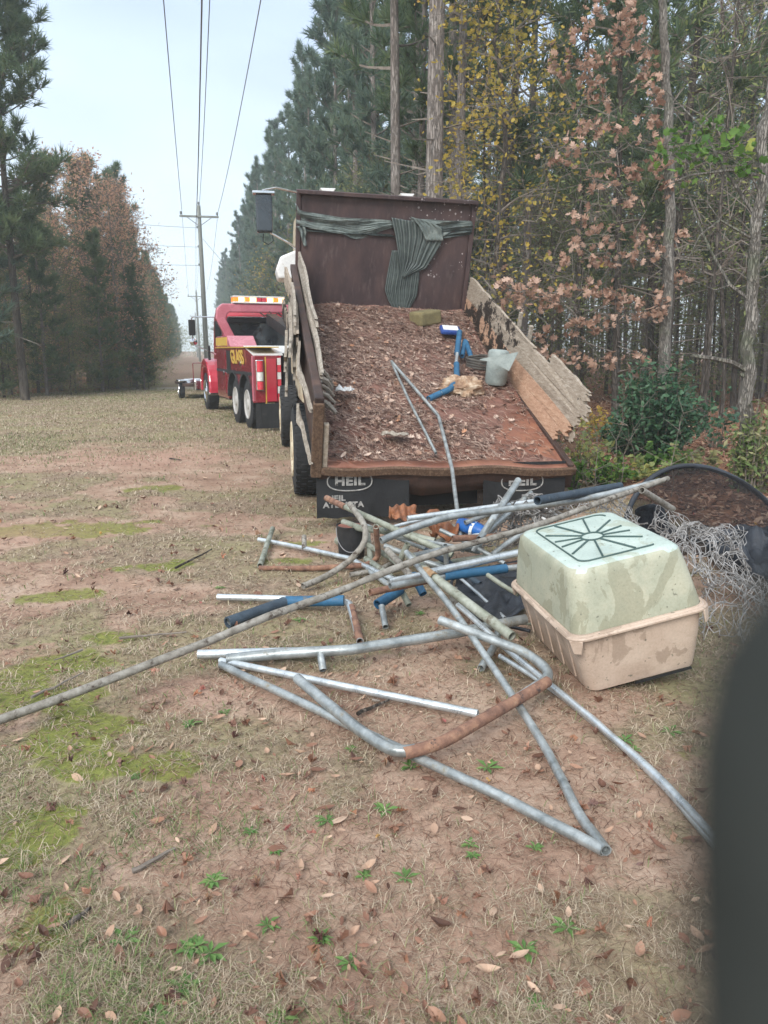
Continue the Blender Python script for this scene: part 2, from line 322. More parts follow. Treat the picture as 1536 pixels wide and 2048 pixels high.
def wood_mat(name, c0, c1, c2, rotc=(.035, .025, .02), th=.60, stain=False):
    m, t, n, l = newmat(name); v = coords(t, (14, .7, 14))
    g = noise_(t, v, 3, 8, .7, .6); c = ramp_node(t, [(.25, c0), (.5, c1), (.72, c2)], g)
    v2 = coords(t, (3, 1, 3)); d = maprange(t, noise_(t, v2, 2.2, 8, .75), th, th + .07); c = mixc(t, d, c, rotc)
    if stain:      # black rot near the front end of the side boards
        sx = n('ShaderNodeSeparateXYZ'); l(coords(t, (1, 1, 1), False), sx.inputs[0]); pos = math_(t, 'MULTIPLY', maprange(t, sx.outputs[1], 8.6, 9.6), maprange(t, sx.outputs[2], 1.2 + .9, 1.2 + 1.35, 1, 0))
        s = maprange(t, math_(t, 'ADD', noise_(t, coords(t, (5, 1.6, 2.5), False), 2, 6, .7), math_(t, 'MULTIPLY', pos, .22)), .67, .72); c = mixc(t, s, c, (.04, .03, .024))
    f = noise_(t, coords(t, (60, 2, 60)), 3, 4, .6); c = mixc(t, .3, c, ramp_node(t, [(.35, (.4, .37, .34)), (.55, (1, 1, 1))], f), 'MULTIPLY')
    return finish(m, t, c, .85, 0, f, .6, .012, .2)
M['wood'] = wood_mat('wood_tan', (.19, .15, .115), (.37, .31, .245), (.52, .46, .385), th=.64, stain=True)
M['wood_red'] = wood_mat('wood_clay', (.30, .17, .105), (.50, .31, .21), (.60, .43, .31), th=.66, stain=True)
M['wood_grey'] = wood_mat('wood_grey', (.16, .135, .11), (.34, .30, .25), (.52, .48, .41), th=.63)
M['wood_dk'] = wood_mat('wood_brown', (.05, .03, .022), (.12, .075, .05), (.22, .15, .10), th=.6)

def head_mat():
    m, t, n, l = newmat('headboard_steel'); v = coords(t, (1, 1, 1), False)
    a = noise_(t, coords(t, (3, 3, .8), False), 1.6, 7, .65); c = ramp_node(t, [(.3, (.046, .031, .033)), (.5, (.070, .046, .046)), (.72, (.105, .066, .060))], a)
    vo = n('ShaderNodeTexVoronoi'); vo.inputs['Scale'].default_value = 26; l(v, vo.inputs['Vector'])
    th = n('ShaderNodeSeparateColor'); l(vo.outputs['Color'], th.inputs[0])
    spot = math_(t, 'LESS_THAN', vo.outputs['Distance'], math_(t, 'MULTIPLY', math_(t, 'POWER', th.outputs[0], 3.0), .42))
    sx = n('ShaderNodeSeparateXYZ'); l(v, sx.inputs[0])
    right = maprange(t, sx.outputs[0], .25, .55); msk = math_(t, 'MULTIPLY', maprange(t, noise_(t, v, 2.2, 3), .47, .55), right)
    c = mixc(t, math_(t, 'MULTIPLY', spot, msk), c, (.42, .38, .38))
    st = maprange(t, noise_(t, coords(t, (9, 9, .5), False), 2.0, 5), .56, .75, 0, .45); c = mixc(t, st, c, (.17, .13, .12))
    return finish(m, t, c, .55, .1, a, .2, .01, .4)
M['head_steel'] = head_mat()
def tub_mat(name, s0, s1, s2, stain, th):
    m, t, n, l = newmat(name); v = coords(t, (1, 1, 1))
    a = noise_(t, v, 3.5, 8, .7, .5); c = ramp_node(t, [(.3, s0), (.5, s1), (.7, s2)], a)
    d = maprange(t, noise_(t, coords(t, (1, 1, .6)), 4.4, 6, .6, 1.2), th, th + .02, 0, .55); c = mixc(t, d, c, stain)
    g = noise_(t, v, 90, 3, .6); c = mixc(t, .3, c, ramp_node(t, [(.3, (.6, .6, .55)), (.6, (1, 1, 1))], g), 'MULTIPLY')
    sp = maprange(t, noise_(t, v, 38, 2, .5), .68, .74, 0, .8); c = mixc(t, sp, c, (.12, .12, .09))
    ge = n('ShaderNodeNewGeometry'); 
    return finish(m, t, c, maprange(t, a, .3, .7, .35, .55), 0, a, .15, .01, .4)
M['tub_green'] = tub_mat('tub_green', (.27, .29, .22), (.38, .39, .30), (.48, .46, .35), (.24, .235, .16), .54)
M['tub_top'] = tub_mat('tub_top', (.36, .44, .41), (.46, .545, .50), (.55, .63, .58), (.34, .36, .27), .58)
M['tub_beige'] = tub_mat('tub_beige', (.36, .27, .21), (.50, .39, .31), (.58, .47, .38), (.27, .20, .15), .57)
def tarp_mat():
    m, t, n, l = newmat('pleated_tarp'); at = n('ShaderNodeAttribute'); at.attribute_name = 'rnd'
    s = math_(t, 'SINE', math_(t, 'MULTIPLY', at.outputs['Fac'], 100.0)); s = maprange(t, s, .45, .9)
    a = noise_(t, coords(t, (1, 1, 1), False), 7, 6, .7)
    c = ramp_node(t, [(.3, (.022, .03, .03)), (.6, (.065, .085, .08)), (.8, (.15, .17, .155))], a)
    c = mixc(t, math_(t, 'MULTIPLY', s, .5), c, (.24, .27, .26)); return finish(m, t, c, .5, 0, s, .5, .01, .4)
M['tarp'] = tarp_mat()
M['tarp_plain'] = surf('tarp_plain', [(.3, (.07, .09, .085)), (.5, (.16, .195, .185)), (.7, (.25, .285, .265))], 8, .55, 0, .6, .02, fine=22, dirt=((.28, .29, .27), 7, .62, .1))
def net_mat():
    m, t, n, l = newmat('net'); d = n('ShaderNodeBsdfDiffuse'); d.inputs[0].default_value = (.02, .02, .022, 1)
    tr = n('ShaderNodeBsdfTransparent'); x = n('ShaderNodeMixShader'); v = coords(t, (1, 1, 1), False)
    l(maprange(t, noise_(t, v, 3, 3), .3, .7, .60, .85), x.inputs[0]); l(tr.outputs[0], x.inputs[1]); l(d.outputs[0], x.inputs[2])
    o = n('ShaderNodeOutputMaterial'); l(x.outputs[0], o.inputs[0]); return m
M['net'] = net_mat()
def emit_mat(name, col, s):
    m, t, n, l = newmat(name); e = n('ShaderNodeEmission'); e.inputs[0].default_value = (*col, 1); e.inputs[1].default_value = s
    b = n('ShaderNodeBsdfPrincipled'); b.inputs['Base Color'].default_value = (*col, 1); b.inputs['Roughness'].default_value = .2
    a = n('ShaderNodeAddShader'); l(e.outputs[0], a.inputs[0]); l(b.outputs[0], a.inputs[1]); o = n('ShaderNodeOutputMaterial'); l(a.outputs[0], o.inputs[0]); return m
M['amber'] = emit_mat('amber_lamp', (1, .22, .03), .5); M['amber_hot'] = emit_mat('amber_lamp_lit', (1, .55, .18), 3.0)

# ---------------------------------------------------------------- ground
def sstep(x, a, b):
    t = np.clip((x - a) / (b - a), 0, 1); return t * t * (3 - 2 * t)
_gt = RNG.random((4, 256, 256))
def vnoise(x, y, k=0):
    xi = np.floor(x).astype(int); yi = np.floor(y).astype(int); fx = x - xi; fy = y - yi
    fx = fx * fx * (3 - 2 * fx); fy = fy * fy * (3 - 2 * fy); T = _gt[k]
    g = lambda a, b: T[a & 255, b & 255]
    return (g(xi, yi) * (1 - fx) + g(xi + 1, yi) * fx) * (1 - fy) + (g(xi, yi + 1) * (1 - fx) + g(xi + 1, yi + 1) * fx) * fy
def fbm(x, y, s, k=0, o=4):
    v = 0; a = .5; tot = 0
    for i in range(o): v = v + a * vnoise(x * s + 17 * i, y * s + 31 * i, (k + i) % 4); tot += a; a *= .55; s *= 2.1
    return v / tot
def forest_mask(x, y):     # 1 inside woods (leaf litter floor)
    o = x * CN[0] + y * CN[1]; s = x * CD[0] + y * CD[1]
    right = sstep(o + .9 * (fbm(x, y, .5, 1) - .5), 4.3, 5.4) * sstep(y, 6.0, 9.0) + sstep(x + .8 * (fbm(x, y, .6, 2) - .5), 2.6, 3.4) * sstep(y, 5.3, 6.6)
    ledge = np.where(s < 31, -6.8 - (31 - s) * .22, np.where(s > 34, -2.6, -6.8 + (s - 31) * 1.4))
    left = sstep(-(o + .8 * (fbm(x, y, .4, 3) - .5)), -ledge, -ledge + 1.2) * sstep(s, 22, 25)
    return np.clip(right + left, 0, 1)
def bare_mask(x, y): 
    b = sstep(fbm(x + 5, y + 3, 1.1, 0), .45, .62) * .9
    s = np.exp(-(((x + .35) / .9) ** 2)) * np.exp(-((y - 5.0) / 2.3) ** 2) * .25
    for px, py, rx, ry in ((300, 915, 1.5, 1.3), (20, 1060, .55, .45), (430, 1385, .35, .22), (370, 1180, .25, .2), (950, 1430, .45, .25), (1150, 1560, .5, .25), (850, 1900, .35, .2), (480, 960, .5, .8)):
        g = G(px, py); s = s + 1.1 * np.exp(-((x - g[0]) / rx) ** 2 - ((y - g[1]) / ry) ** 2)
    return np.clip(b + s, 0, 1)
MOSS = [(60, 1400, .35, .22), (120, 1480, .28, .15), (170, 1530, .25, .14), (100, 1640, .22, .14), (40, 1700, .15, .12), (110, 1190, .5, .18), (60, 1060, .5, .3), (230, 1055, .6, .35), (310, 975, .45, .3), (130, 1320, .35, .16), (20, 1370, .2, .2), (560, 1120, .3, .15), (620, 1085, .3, .2), (350, 1540, .12, .1), (120, 1850, .12, .1), (330, 1130, .3, .2), (240, 1270, .25, .1), (250, 1440, .18, .08)]
def moss_mask(x, y):
    s = 0
    for px, py, rx, ry in MOSS:
        g = G(px, py); s = s + np.exp(-((x - g[0]) / rx) ** 2 - ((y - g[1]) / ry) ** 2)
    n = fbm(x, y, 5.0, 2); return np.clip(sstep(s * .9 + (n - .5) * 1.5, .38, .72), 0, 1)
def hgt(x, y):
    r = np.hypot(x, y); near = np.exp(-(r / 9) ** 2)
    f = forest_mask(x, y)
    return near * ((fbm(x, y, 1.3, 1) - .5) * .05 + (fbm(x, y, 9, 2) - .5) * .018) + f * (fbm(x, y, .35, 0) - .5) * .25 - .01
def ground():
    ang = np.concatenate([np.linspace(-52, 52, 340), np.linspace(52, 308, 52)[1:-1]]); ang = np.radians(ang)
    rad = np.concatenate([[.05, .3, .6], np.geomspace(.8, 40, 330), np.geomspace(42, 900, 36)])
    A, Rr = np.meshgrid(ang, rad); x = np.sin(A) * Rr; y = np.cos(A) * Rr
    z = hgt(x, y); n, m = x.shape
    V = np.stack([x, y, z], -1).reshape(-1, 3)
    i = np.arange(n - 1)[:, None] * m; j = np.arange(m)[None]; j2 = (j + 1) % m
    F = np.stack([i + j, i + m + j, i + m + j2, i + j2], -1).reshape(-1, 4)[:, ::-1]
    c = len(V); V = np.vstack([V, [[0, 0, -.01]]]); F3 = np.stack([np.full(m, c), np.arange(m), (np.arange(m) + 1) % m], 1)[:, ::-1]
    X, Y = V[:, 0], V[:, 1]
    m_, t, nn, l = newmat('ground')
    def at(k): a = nn('ShaderNodeAttribute'); a.attribute_name = k; return a.outputs['Fac']
    v = coords(t, (1, 1, 1), False)
    clay = ramp_node(t, [(.28, (.23, .135, .095)), (.48, (.41, .275, .20)), (.7, (.55, .42, .32))], noise_(t, v, 1.7, 9, .72))
    fine = noise_(t, v, 70, 5, .75); clay = mixc(t, .45, clay, ramp_node(t, [(.3, (.5, .47, .45)), (.6, (1, 1, 1))], fine), 'MULTIPLY')
    g1 = noise_(t, v, 26, 8, .8, .8); grass = ramp_node(t, [(.28, (.075, .05, .035)), (.45, (.20, .14, .10)), (.58, (.34, .25, .175)), (.75, (.48, .38, .28))], g1)
    gg = maprange(t, noise_(t, v, .9, 6, .7), .42, .62, 0, .5); grass = mixc(t, gg, grass, (.26, .28, .10)); grass = mixc(t, .15, grass, (.5, .42, .3))
    soil = maprange(t, math_(t, 'ADD', at('bare'), math_(t, 'MULTIPLY', math_(t, 'SUBTRACT', g1, .5), 1.5)), .25, .6)
    c = mixc(t, soil, grass, clay)
    ms = mixc(t, maprange(t, g1, .35, .65), (.09, .12, .02), (.25, .29, .04))
    c = mixc(t, maprange(t, math_(t, 'ADD', at('moss'), math_(t, 'MULTIPLY', math_(t, 'SUBTRACT', g1, .5), 1.2)), .3, .85, 0, .75), c, ms)
    lit = ramp_node(t, [(.28, (.06, .032, .022)), (.45, (.19, .095, .055)), (.6, (.34, .17, .10)), (.78, (.46, .29, .19))], noise_(t, v, 16, 8, .8, 1.0))
    c = mixc(t, at('forest'), c, lit)
    c = mixc(t, math_(t, 'MULTIPLY', at('track'), .8), c, ramp_node(t, [(.3, (.36, .31, .25)), (.7, (.50, .45, .38))], noise_(t, v, 3, 6)))
    c = mixc(t, math_(t, 'MULTIPLY', at('red'), .6), c, (.46, .27, .21))
    finish(m_, t, c, .92, 0, math_(t, 'ADD', g1, math_(t, 'MULTIPLY', fine, .4)), .7, .02, .2)
    s = X * CD[0] + Y * CD[1]; o = X * CN[0] + Y * CN[1]
    track = sstep(s + .6 * (fbm(X, Y, .4) - .5), 33.0, 33.8) * (1 - sstep(s, 35.2, 36.2)) * (1 - forest_mask(X, Y))
    red = sstep(s, 37, 50) * sstep(o, -2.8, -2.0) * (1 - sstep(o, 3.5, 4.5)) * .8 + .75 * np.exp(-((X - G(300, 915)[0]) / 1.6) ** 2 - ((Y - G(300, 915)[1]) / 1.0) ** 2) + .7 * np.exp(-((X - G(20, 1070)[0]) / .6) ** 2 - ((Y - G(20, 1070)[1]) / .5) ** 2) + .5 * np.exp(-((X - G(430, 1385)[0]) / .3) ** 2 - ((Y - G(430, 1385)[1]) / .2) ** 2)
    me = np_mesh('ground', V, [F3, F], [m_], smooth=True, extra=dict(bare=bare_mask(X, Y) * (1 - sstep(Y, 9, 16) * .75), moss=moss_mask(X, Y), forest=forest_mask(X, Y), track=track, red=np.clip(red, 0, 1)))
    return tag(link('ground', me), kind='structure')
GROUND = ground()
def gz(x, y): return float(hgt(np.array([x]), np.array([y]))[0])

# ---------------------------------------------------------------- strips: blades of grass and straw
def blades(x, y, z, length, width, lean, rnd, yaw=None):
    n = len(x); yaw = RNG.random(n) * 2 * PI if yaw is None else yaw
    dx, dy = np.cos(yaw), np.sin(yaw); px, py = -dy, dx
    w2 = width / 2; V = np.empty((n, 5, 3)); sl, cl = np.sin(lean), np.cos(lean)
    b = np.stack([x, y, z], 1); d1 = np.stack([dx * sl * .8, dy * sl * .8, np.maximum(cl, .06) * 1.1], 1); d1 /= np.linalg.norm(d1, axis=1)[:, None]
    l2 = np.clip(lean + .5, 0, 1.62); bend = (RNG.random(n) - .5) * .9; ddx, ddy = np.cos(yaw + bend), np.sin(yaw + bend)
    d2 = np.stack([ddx * np.sin(l2), ddy * np.sin(l2), np.cos(l2)], 1)
    m = b + d1 * (length * .5)[:, None]; t = m + d2 * (length * .5)[:, None]; p = np.stack([px, py, np.zeros(n)], 1) * w2[:, None]
    V[:, 0] = b - p; V[:, 1] = b + p; V[:, 2] = m + p * .8; V[:, 3] = m - p * .8; V[:, 4] = t
    i = np.arange(n)[:, None] * 5
    F = np.concatenate([i + [0, 1, 2], i + [0, 2, 3], i + [3, 2, 4]]); return V.reshape(-1, 3), F, np.repeat(rnd, 5), 0
def scatter_view(n, d0, d1, phi0=-44, phi1=34, power=1.0):
    u = RNG.random(n); d = d0 * (d1 / d0) ** (u ** power); a = np.radians(phi0 + RNG.random(n) * (phi1 - phi0)); return d * np.sin(a), d * np.cos(a), d
x, y, d = scatter_view(340000, 1.15, 17, -46, 40, .92)
bm_ = bare_mask(x, y); ms_ = moss_mask(x, y); fo_ = forest_mask(x, y)
clump = sstep(fbm(x, y, 6, 3), .40, .56)
keep = RNG.random(len(x)) < np.clip((1 - .66 * bm_) * (.25 + .75 * clump) * (1 - .55 * ms_) * (1 - .85 * fo_), .05, 1)
x, y, d, ms_, bm_ = (a[keep] for a in (x, y, d, ms_, bm_)); n = len(x)
gr = fbm(x, y, .8, 1); isg = RNG.random(n) < .02 + .09 * sstep(gr, .5, .65)
rnd = np.where(isg, .87 + .13 * RNG.random(n), np.clip(.42 + .3 * RNG.standard_normal(n) * .6 + .25 * (clump[keep] - .5), 0, .84))
ln = (.02 + .045 * RNG.random(n) ** 1.5) * (1 + .05 * d)
wd = np.maximum(.0016, .00085 * d) * (.8 + .6 * RNG.random(n)) + isg * .0006
lean = np.where(isg, .5 + .9 * RNG.random(n), .95 + .6 * RNG.random(n))
V, F, R, _ = blades(x, y, hgt(x, y) + .001, ln, wd, lean, rnd)
tag(link('dry_grass', np_mesh('dry_grass', V, F, [M['blade']], R)), 'tan dead grass matted over the red clay of the clearing', 'grass', kind='stuff')
x, y, d = scatter_view(130000, 12, 34, -34, 12, .8); k = (RNG.random(len(x)) > .6 * bare_mask(x, y) * (y < 16)) & (forest_mask(x, y) < .3) & (fbm(x, y, 2.5, 3) > .33); x, y, d = x[k], y[k], d[k]; n = len(x)
gn = fbm(x, y, .3, 1); rr_ = np.where(RNG.random(n) < .25 + .5 * sstep(gn, .42, .6), .83 + .14 * RNG.random(n), .35 + .48 * RNG.random(n))
V, F, R, _ = blades(x, y, hgt(x, y), .03 + .045 * RNG.random(n), .00062 * d * (.8 + .6 * RNG.random(n)), .5 + .9 * RNG.random(n), rr_)
tag(link('meadow_grass', np_mesh('meadow_grass', V, F, [M['blade']], R)), 'olive and tan grass covering the middle distance of the clearing', 'grass', kind='stuff')
x, y, d = scatter_view(650, 1.3, 9, -42, 34, .9); k = bare_mask(x, y) < .75; x, y, d = (np.repeat(a[k], 14) for a in (x, y, d)); n = len(x)
x = x + RNG.normal(0, .014, n); y = y + RNG.normal(0, .014, n)
V, F, R, _ = blades(x, y, hgt(x, y), .03 + .05 * RNG.random(n), np.maximum(.0016, .0008 * d), .25 + .95 * RNG.random(n), np.clip(.35 + .5 * RNG.random(n) + .18 * (RNG.random(n) < .2), 0, 1))
tag(link('grass_tufts', np_mesh('grass_tufts', V, F, [M['blade']], R)), 'small standing tufts of straw coloured grass', 'grass', kind='stuff')
# greener taller tufts lower left
x, y, d = scatter_view(15000, 1.2, 3.2, -42, 5); k = RNG.random(len(x)) < sstep(fbm(x, y, 3, 2), .5, .62) * sstep(-x + .2 * (y - 1.5) * 0, -.2, .7) * (1 - sstep(y, 2.0, 3.0))
x, y, d = x[k], y[k], d[k]; n = len(x)
V, F, R, _ = blades(x, y, hgt(x, y), .03 + .05 * RNG.random(n), .0018 + .0016 * RNG.random(n), .7 + .8 * RNG.random(n), RNG.random(n))
tag(link('green_grass', np_mesh('green_grass', V, F, [M['greenblade']], R)), 'low green grass growing through the dead mat at the lower left', 'grass', kind='stuff')

# ---------------------------------------------------------------- leaves
def leaf_outline(kind):
    if kind == 'oak':
        h = [(0, 0), (.05, .14), (.22, .20), (.26, .28), (.10, .34), (.36, .46), (.38, .56), (.12, .56), (.26, .72), (.24, .82), (.09, .80), (0, 1.0)]
    elif kind == 'maple':
        h = [(0, 0), (.14, .08), (.36, .18), (.27, .32), (.40, .50), (.33, .60), (.20, .60), (.19, .82), (.08, .86), (0, 1.0)]
    elif kind == 'oval': h = [(0, 0), (.16, .2), (.22, .5), (.14, .8), (0, 1)]
    else: h = [(0, 0), (.2, .45), (0, 1)]
    return h + [(-a, b) for a, b in h[-2:0:-1]]
def leaf_tmpl(kind, curl=.35):
    o = leaf_outline(kind); pts = [(0, .5)] + o; V = np.array([(a, b - .5, curl * (abs(a) * 1.0 + 1.1 * (b - .5) ** 2)) for a, b in pts]); n = len(o)
    F = np.array([(0, 1 + i, 1 + (i + 1) % n) for i in range(n)]); return V, F
def rand_rot(n, tilt):
    """rotation matrices: random yaw, normal tilted by ~tilt rad"""
    a = RNG.random(n) * 2 * PI; b = tilt * np.abs(RNG.standard_normal(n)); c = RNG.random(n) * 2 * PI
    ca, sa, cb, sb, cc, sc = np.cos(a), np.sin(a), np.cos(b), np.sin(b), np.cos(c), np.sin(c); z = np.zeros(n); o = np.ones(n)
    Rz = lambda c, s: np.stack([np.stack([c, -s, z], 1), np.stack([s, c, z], 1), np.stack([z, z, o], 1)], 1)
    Rx = np.stack([np.stack([o, z, z], 1), np.stack([z, cb, -sb], 1), np.stack([z, sb, cb], 1)], 1)
    return Rz(ca, sa) @ Rx @ Rz(cc, sc)
def leaves(P, size, tilt=.5, kind='oak', curl=.4, rnd=None, down=0):
    n = len(P); T, F = leaf_tmpl(kind, 1.0); R = rand_rot(n, tilt)
    cu = curl * (RNG.random(n) * 1.6 - .3); S = np.broadcast_to(T, (n, *T.shape)).copy(); S[:, :, 2] *= cu[:, None]; S *= np.asarray(size).reshape(-1, 1, 1) if hasattr(size, '__len__') else size
    V = np.einsum('nij,nkj->nki', R, S) + np.asarray(P)[:, None]
    k = len(T); r = RNG.random(n) if rnd is None else rnd
    return V.reshape(-1, 3), (np.arange(n)[:, None, None] * k + F[None]).reshape(-1, 3), np.repeat(r, k), 0
# litter over the clearing and the forest floor
x, y, d = scatter_view(9000, 1.3, 24, -46, 42); n = len(x)
fo = forest_mask(x, y); k = RNG.random(n) < np.clip(.22 + fo + .5 * np.exp(-((x + .2) / 1.0) ** 2 - ((y - 6) / 2.5) ** 2), 0, 1); x, y, d, fo = x[k], y[k], d[k], fo[k]; n = len(x)
p1 = leaves(np.stack([x, y, hgt(x, y) + .012], 1), (.018 + .05 * RNG.random(n) ** 2) * (1 + .03 * d), .5, 'oval', .9)
x, y, d = scatter_view(26000, 6, 34, -5, 44); k = forest_mask(x, y) > RNG.random(len(x)); x, y, d = x[k], y[k], d[k]; n = len(x)
p2 = leaves(np.stack([x, y, hgt(x, y) + .02], 1), (.05 + .06 * RNG.random(n)) * (1 + .02 * d), .5, 'tri', .6)
V, F, R, mi = merge([p1, p2]); tag(link('leaf_litter', np_mesh('leaf_litter', V, F, [M['litter']], R, mi)), 'small brown fallen leaves scattered over clay and forest floor', 'leaf litter', kind='stuff')
# broken straw bits
x, y, d = scatter_view(42000, 1.2, 12, -46, 38); n = len(x); k = RNG.random(n) < .35 + .5 * bare_mask(x, y); x, y, d = x[k], y[k], d[k]; n = len(x)
V, F, R, _ = blades(x, y, hgt(x, y) + .003, .02 + .05 * RNG.random(n), np.maximum(.0015, .0008 * d), np.full(n, 1.5), RNG.random(n) ** 1.3)
tag(link('pine_straw', np_mesh('pine_straw', V, F, [M['litter']], R)), 'reddish brown pine straw and twig bits lying on the ground', 'pine straw', kind='stuff')
# the large single leaves
LM = []
for kd in ('oak', 'oval', 'oak', 'oval', 'maple', 'oak'):
    for q in range(3):
        T, F = leaf_tmpl(kd, 1.0); T = T.copy(); T[:, 2] *= .3 + .7 * random.random() - .12; fo_ = random.uniform(.4, 1.5); T[:, 2] += np.abs(T[:, 0]) * fo_; T[:, 0] *= 1 / (1 + .5 * fo_); T[:, 1] *= .9; T[:, 2] += .16 * np.sin(T[:, 1] * 9 + q * 2 + T[:, 0] * 7); T[:, :2] += .07 * RNG.standard_normal((len(T), 2)); T[1:, 2] += .07 * RNG.standard_normal(len(T) - 1)
        LM.append(np_mesh('fallen_leaf', T, F, [M['leaf_obj']], smooth=False))
x, y, d = scatter_view(290, 1.35, 8.5, -30, 27, .9)
for i in range(len(x)):
    o = link('fallen_leaf', random.choice(LM), GROUND); s = random.uniform(.025, .06) * (.85 + .05 * d[i]); o.scale = (s * random.uniform(.8, 1.2), s, s)
    o.location = (x[i], y[i], gz(x[i], y[i]) + .012); o.rotation_euler = (random.gauss(0, .3), random.gauss(0, .3) + (PI if random.random() < .35 else 0), random.uniform(0, 6.28))
    if abs(o.rotation_euler[1]) > 1.5: o.location.z += s * .25

# ---------------------------------------------------------------- trees
def segs(P0, P1, R0, R1, n=4):
    P0, P1 = np.asarray(P0, float), np.asarray(P1, float); m = len(P0); R0 = np.broadcast_to(R0, m); R1 = np.broadcast_to(R1, m)
    t = P1 - P0; t /= np.linalg.norm(t, axis=1)[:, None] + 1e-9
    a = np.where(np.abs(t[:, 2:3]) > .9, [[1., 0, 0]], [[0, 0, 1.]]); u = np.cross(t, a); u /= np.linalg.norm(u, axis=1)[:, None] + 1e-9; b = np.cross(t, u)
    V = np.empty((m, 2 * n, 3))
    for k in range(n):
        d = u * math.cos(2 * PI * k / n) + b * math.sin(2 * PI * k / n); V[:, k] = P0 + d * R0[:, None]; V[:, n + k] = P1 + d * R1[:, None]
    i = np.arange(m)[:, None] * 2 * n; F = np.concatenate([i + [k, (k + 1) % n, n + (k + 1) % n, n + k] for k in range(n)]); return V.reshape(-1, 3), F, .5, 0
def trunk_np(path, rad, n=10, flare=True):
    P = np.asarray(path, float); m = len(P); V = []; 
    for i in range(m):
        r = rad[i] * (1 + (.18 * math.exp(-i * 1.5) if flare else 0))
        for k in range(n):
            a = 2 * PI * k / n; rr = r * (1 + .07 * math.sin(3 * a + i * .7) + .04 * math.sin(5 * a - i)); V.append((P[i][0] + rr * math.cos(a), P[i][1] + rr * math.sin(a), P[i][2]))
    F = [(i * n + k, i * n + (k + 1) % n, (i + 1) * n + (k + 1) % n, (i + 1) * n + k) for i in range(m - 1) for k in range(n)]
    return np.array(V), np.array(F), .5, 0
def tufts(P, Dv, nn, ln, wd, spread=.9):
    n = len(P); k = nn; Dn = Dv / (np.linalg.norm(Dv, axis=1)[:, None] + 1e-9)
    d = Dn[:, None] + RNG.standard_normal((n, k, 3)) * spread * .6; d /= np.linalg.norm(d, axis=2)[:, :, None]
    s = np.cross(d, RNG.standard_normal((n, k, 3))); s /= np.linalg.norm(s, axis=2)[:, :, None] + 1e-9
    b = P[:, None] - Dn[:, None] * (RNG.random((n, k, 1)) * ln * .6); L_ = ln * (.7 + .6 * RNG.random((n, k, 1)))
    V = np.stack([b - s * wd / 2, b + s * wd / 2, b + d * L_], 2).reshape(-1, 3); F = np.arange(n * k * 3).reshape(-1, 3)
    base = RNG.random(n); r = np.clip(np.repeat(base, k * 3) * .7 + np.repeat(RNG.random(n * k), 3) * .3, 0, 1); return V, F, r, 0
def make_tree(name, trunk, wood, crownparts, crownmats, bark):
    """returns (trunk mesh, crown mesh)"""
    V, F, R, mi = merge([trunk]); tm = np_mesh('trunk', V, F, [bark], R, mi, smooth=True)
    V, F, R, mi = merge(wood + crownparts); cm = np_mesh('crown', V, F, crownmats, R, mi); return tm, cm
def pine_protos(H, base, rad, nl, nt, tn, tl, tw, rt=.16, lean=.3, droop=.15, dead=6, mats=None, bark='bark_pine', top=.35):
    zs = np.linspace(0, H, 14); ph = random.random() * 6; path = [(lean * .3 * math.sin(z * .25 + ph) + lean * z / H * .4 - lean * .3 * math.sin(ph), lean * .3 * math.cos(z * .2 + ph) - lean * .3 * math.cos(ph), z) for z in zs]
    rr = [rt * (1 - .93 * (z / H) ** 1.1) + .012 for z in zs]; tr = trunk_np(path, rr); P = np.array(path)
    at = lambda z: np.array([np.interp(z, zs, P[:, i]) for i in range(3)])
    s0, s1, r0, r1, tp, td = [], [], [], [], [], []
    for i in range(nl):
        z = base + (H - base) * (i + random.random()) / nl; t = (z - base) / (H - base); a = random.random() * 2 * PI
        Ln = rad * (1.05 - t * (1 - top)) * (.55 + .5 * random.random()) * (1 if t > .12 else .7) * (1 - .6 * max(0, t - .85) / .15); el = .05 + .75 * t - droop + .25 * random.random()
        p = at(z); dv = np.array([math.cos(a) * math.cos(el), math.sin(a) * math.cos(el), math.sin(el)]); k = 5; pts = [p]
        for j in range(k): dv = dv + np.array([0, 0, .10]) + RNG.standard_normal(3) * .10; dv /= np.linalg.norm(dv); pts.append(pts[-1] + dv * Ln / k)
        for j in range(k):
            s0.append(pts[j]); s1.append(pts[j + 1]); q = .045 * rt / .16 * (1 - t * .6); r0.append(q * (1 - j / k) + .006); r1.append(q * (1 - (j + 1) / k) + .006)
        for j in range(nt):
            u = (.30 + .7 * random.random() ** .8) * k; jj = min(int(u), k - 1); q = pts[jj] + (pts[jj + 1] - pts[jj]) * (u - jj)
            e = RNG.standard_normal(3) * np.array([1, 1, .5]) + np.array([0, 0, .5]) + dv * .7; e /= np.linalg.norm(e); c = q + e * random.uniform(.08, .26) * Ln * (1.15 - .5 * u / k)
            s0.append(q); s1.append(c); r0.append(.008); r1.append(.005); tp.append(c); td.append(e + dv * .4 + np.array([0, 0, .3]))
    for i in range(dead):
        z = base * (.25 + .7 * random.random()); a = random.random() * 6.28; p = at(z); e = p + np.array([math.cos(a), math.sin(a), random.uniform(-.25, .35)]) * random.uniform(.4, 1.5)
        s0.append(p); s1.append(e); r0.append(.022); r1.append(.006)
    return make_tree('pine', tr, [segs(s0, s1, r0, r1, 3)], [(*tufts(np.array(tp), np.array(td), tn, tl, tw)[:3], 1)], [M['twig'], M[mats or 'needles']], M[bark])
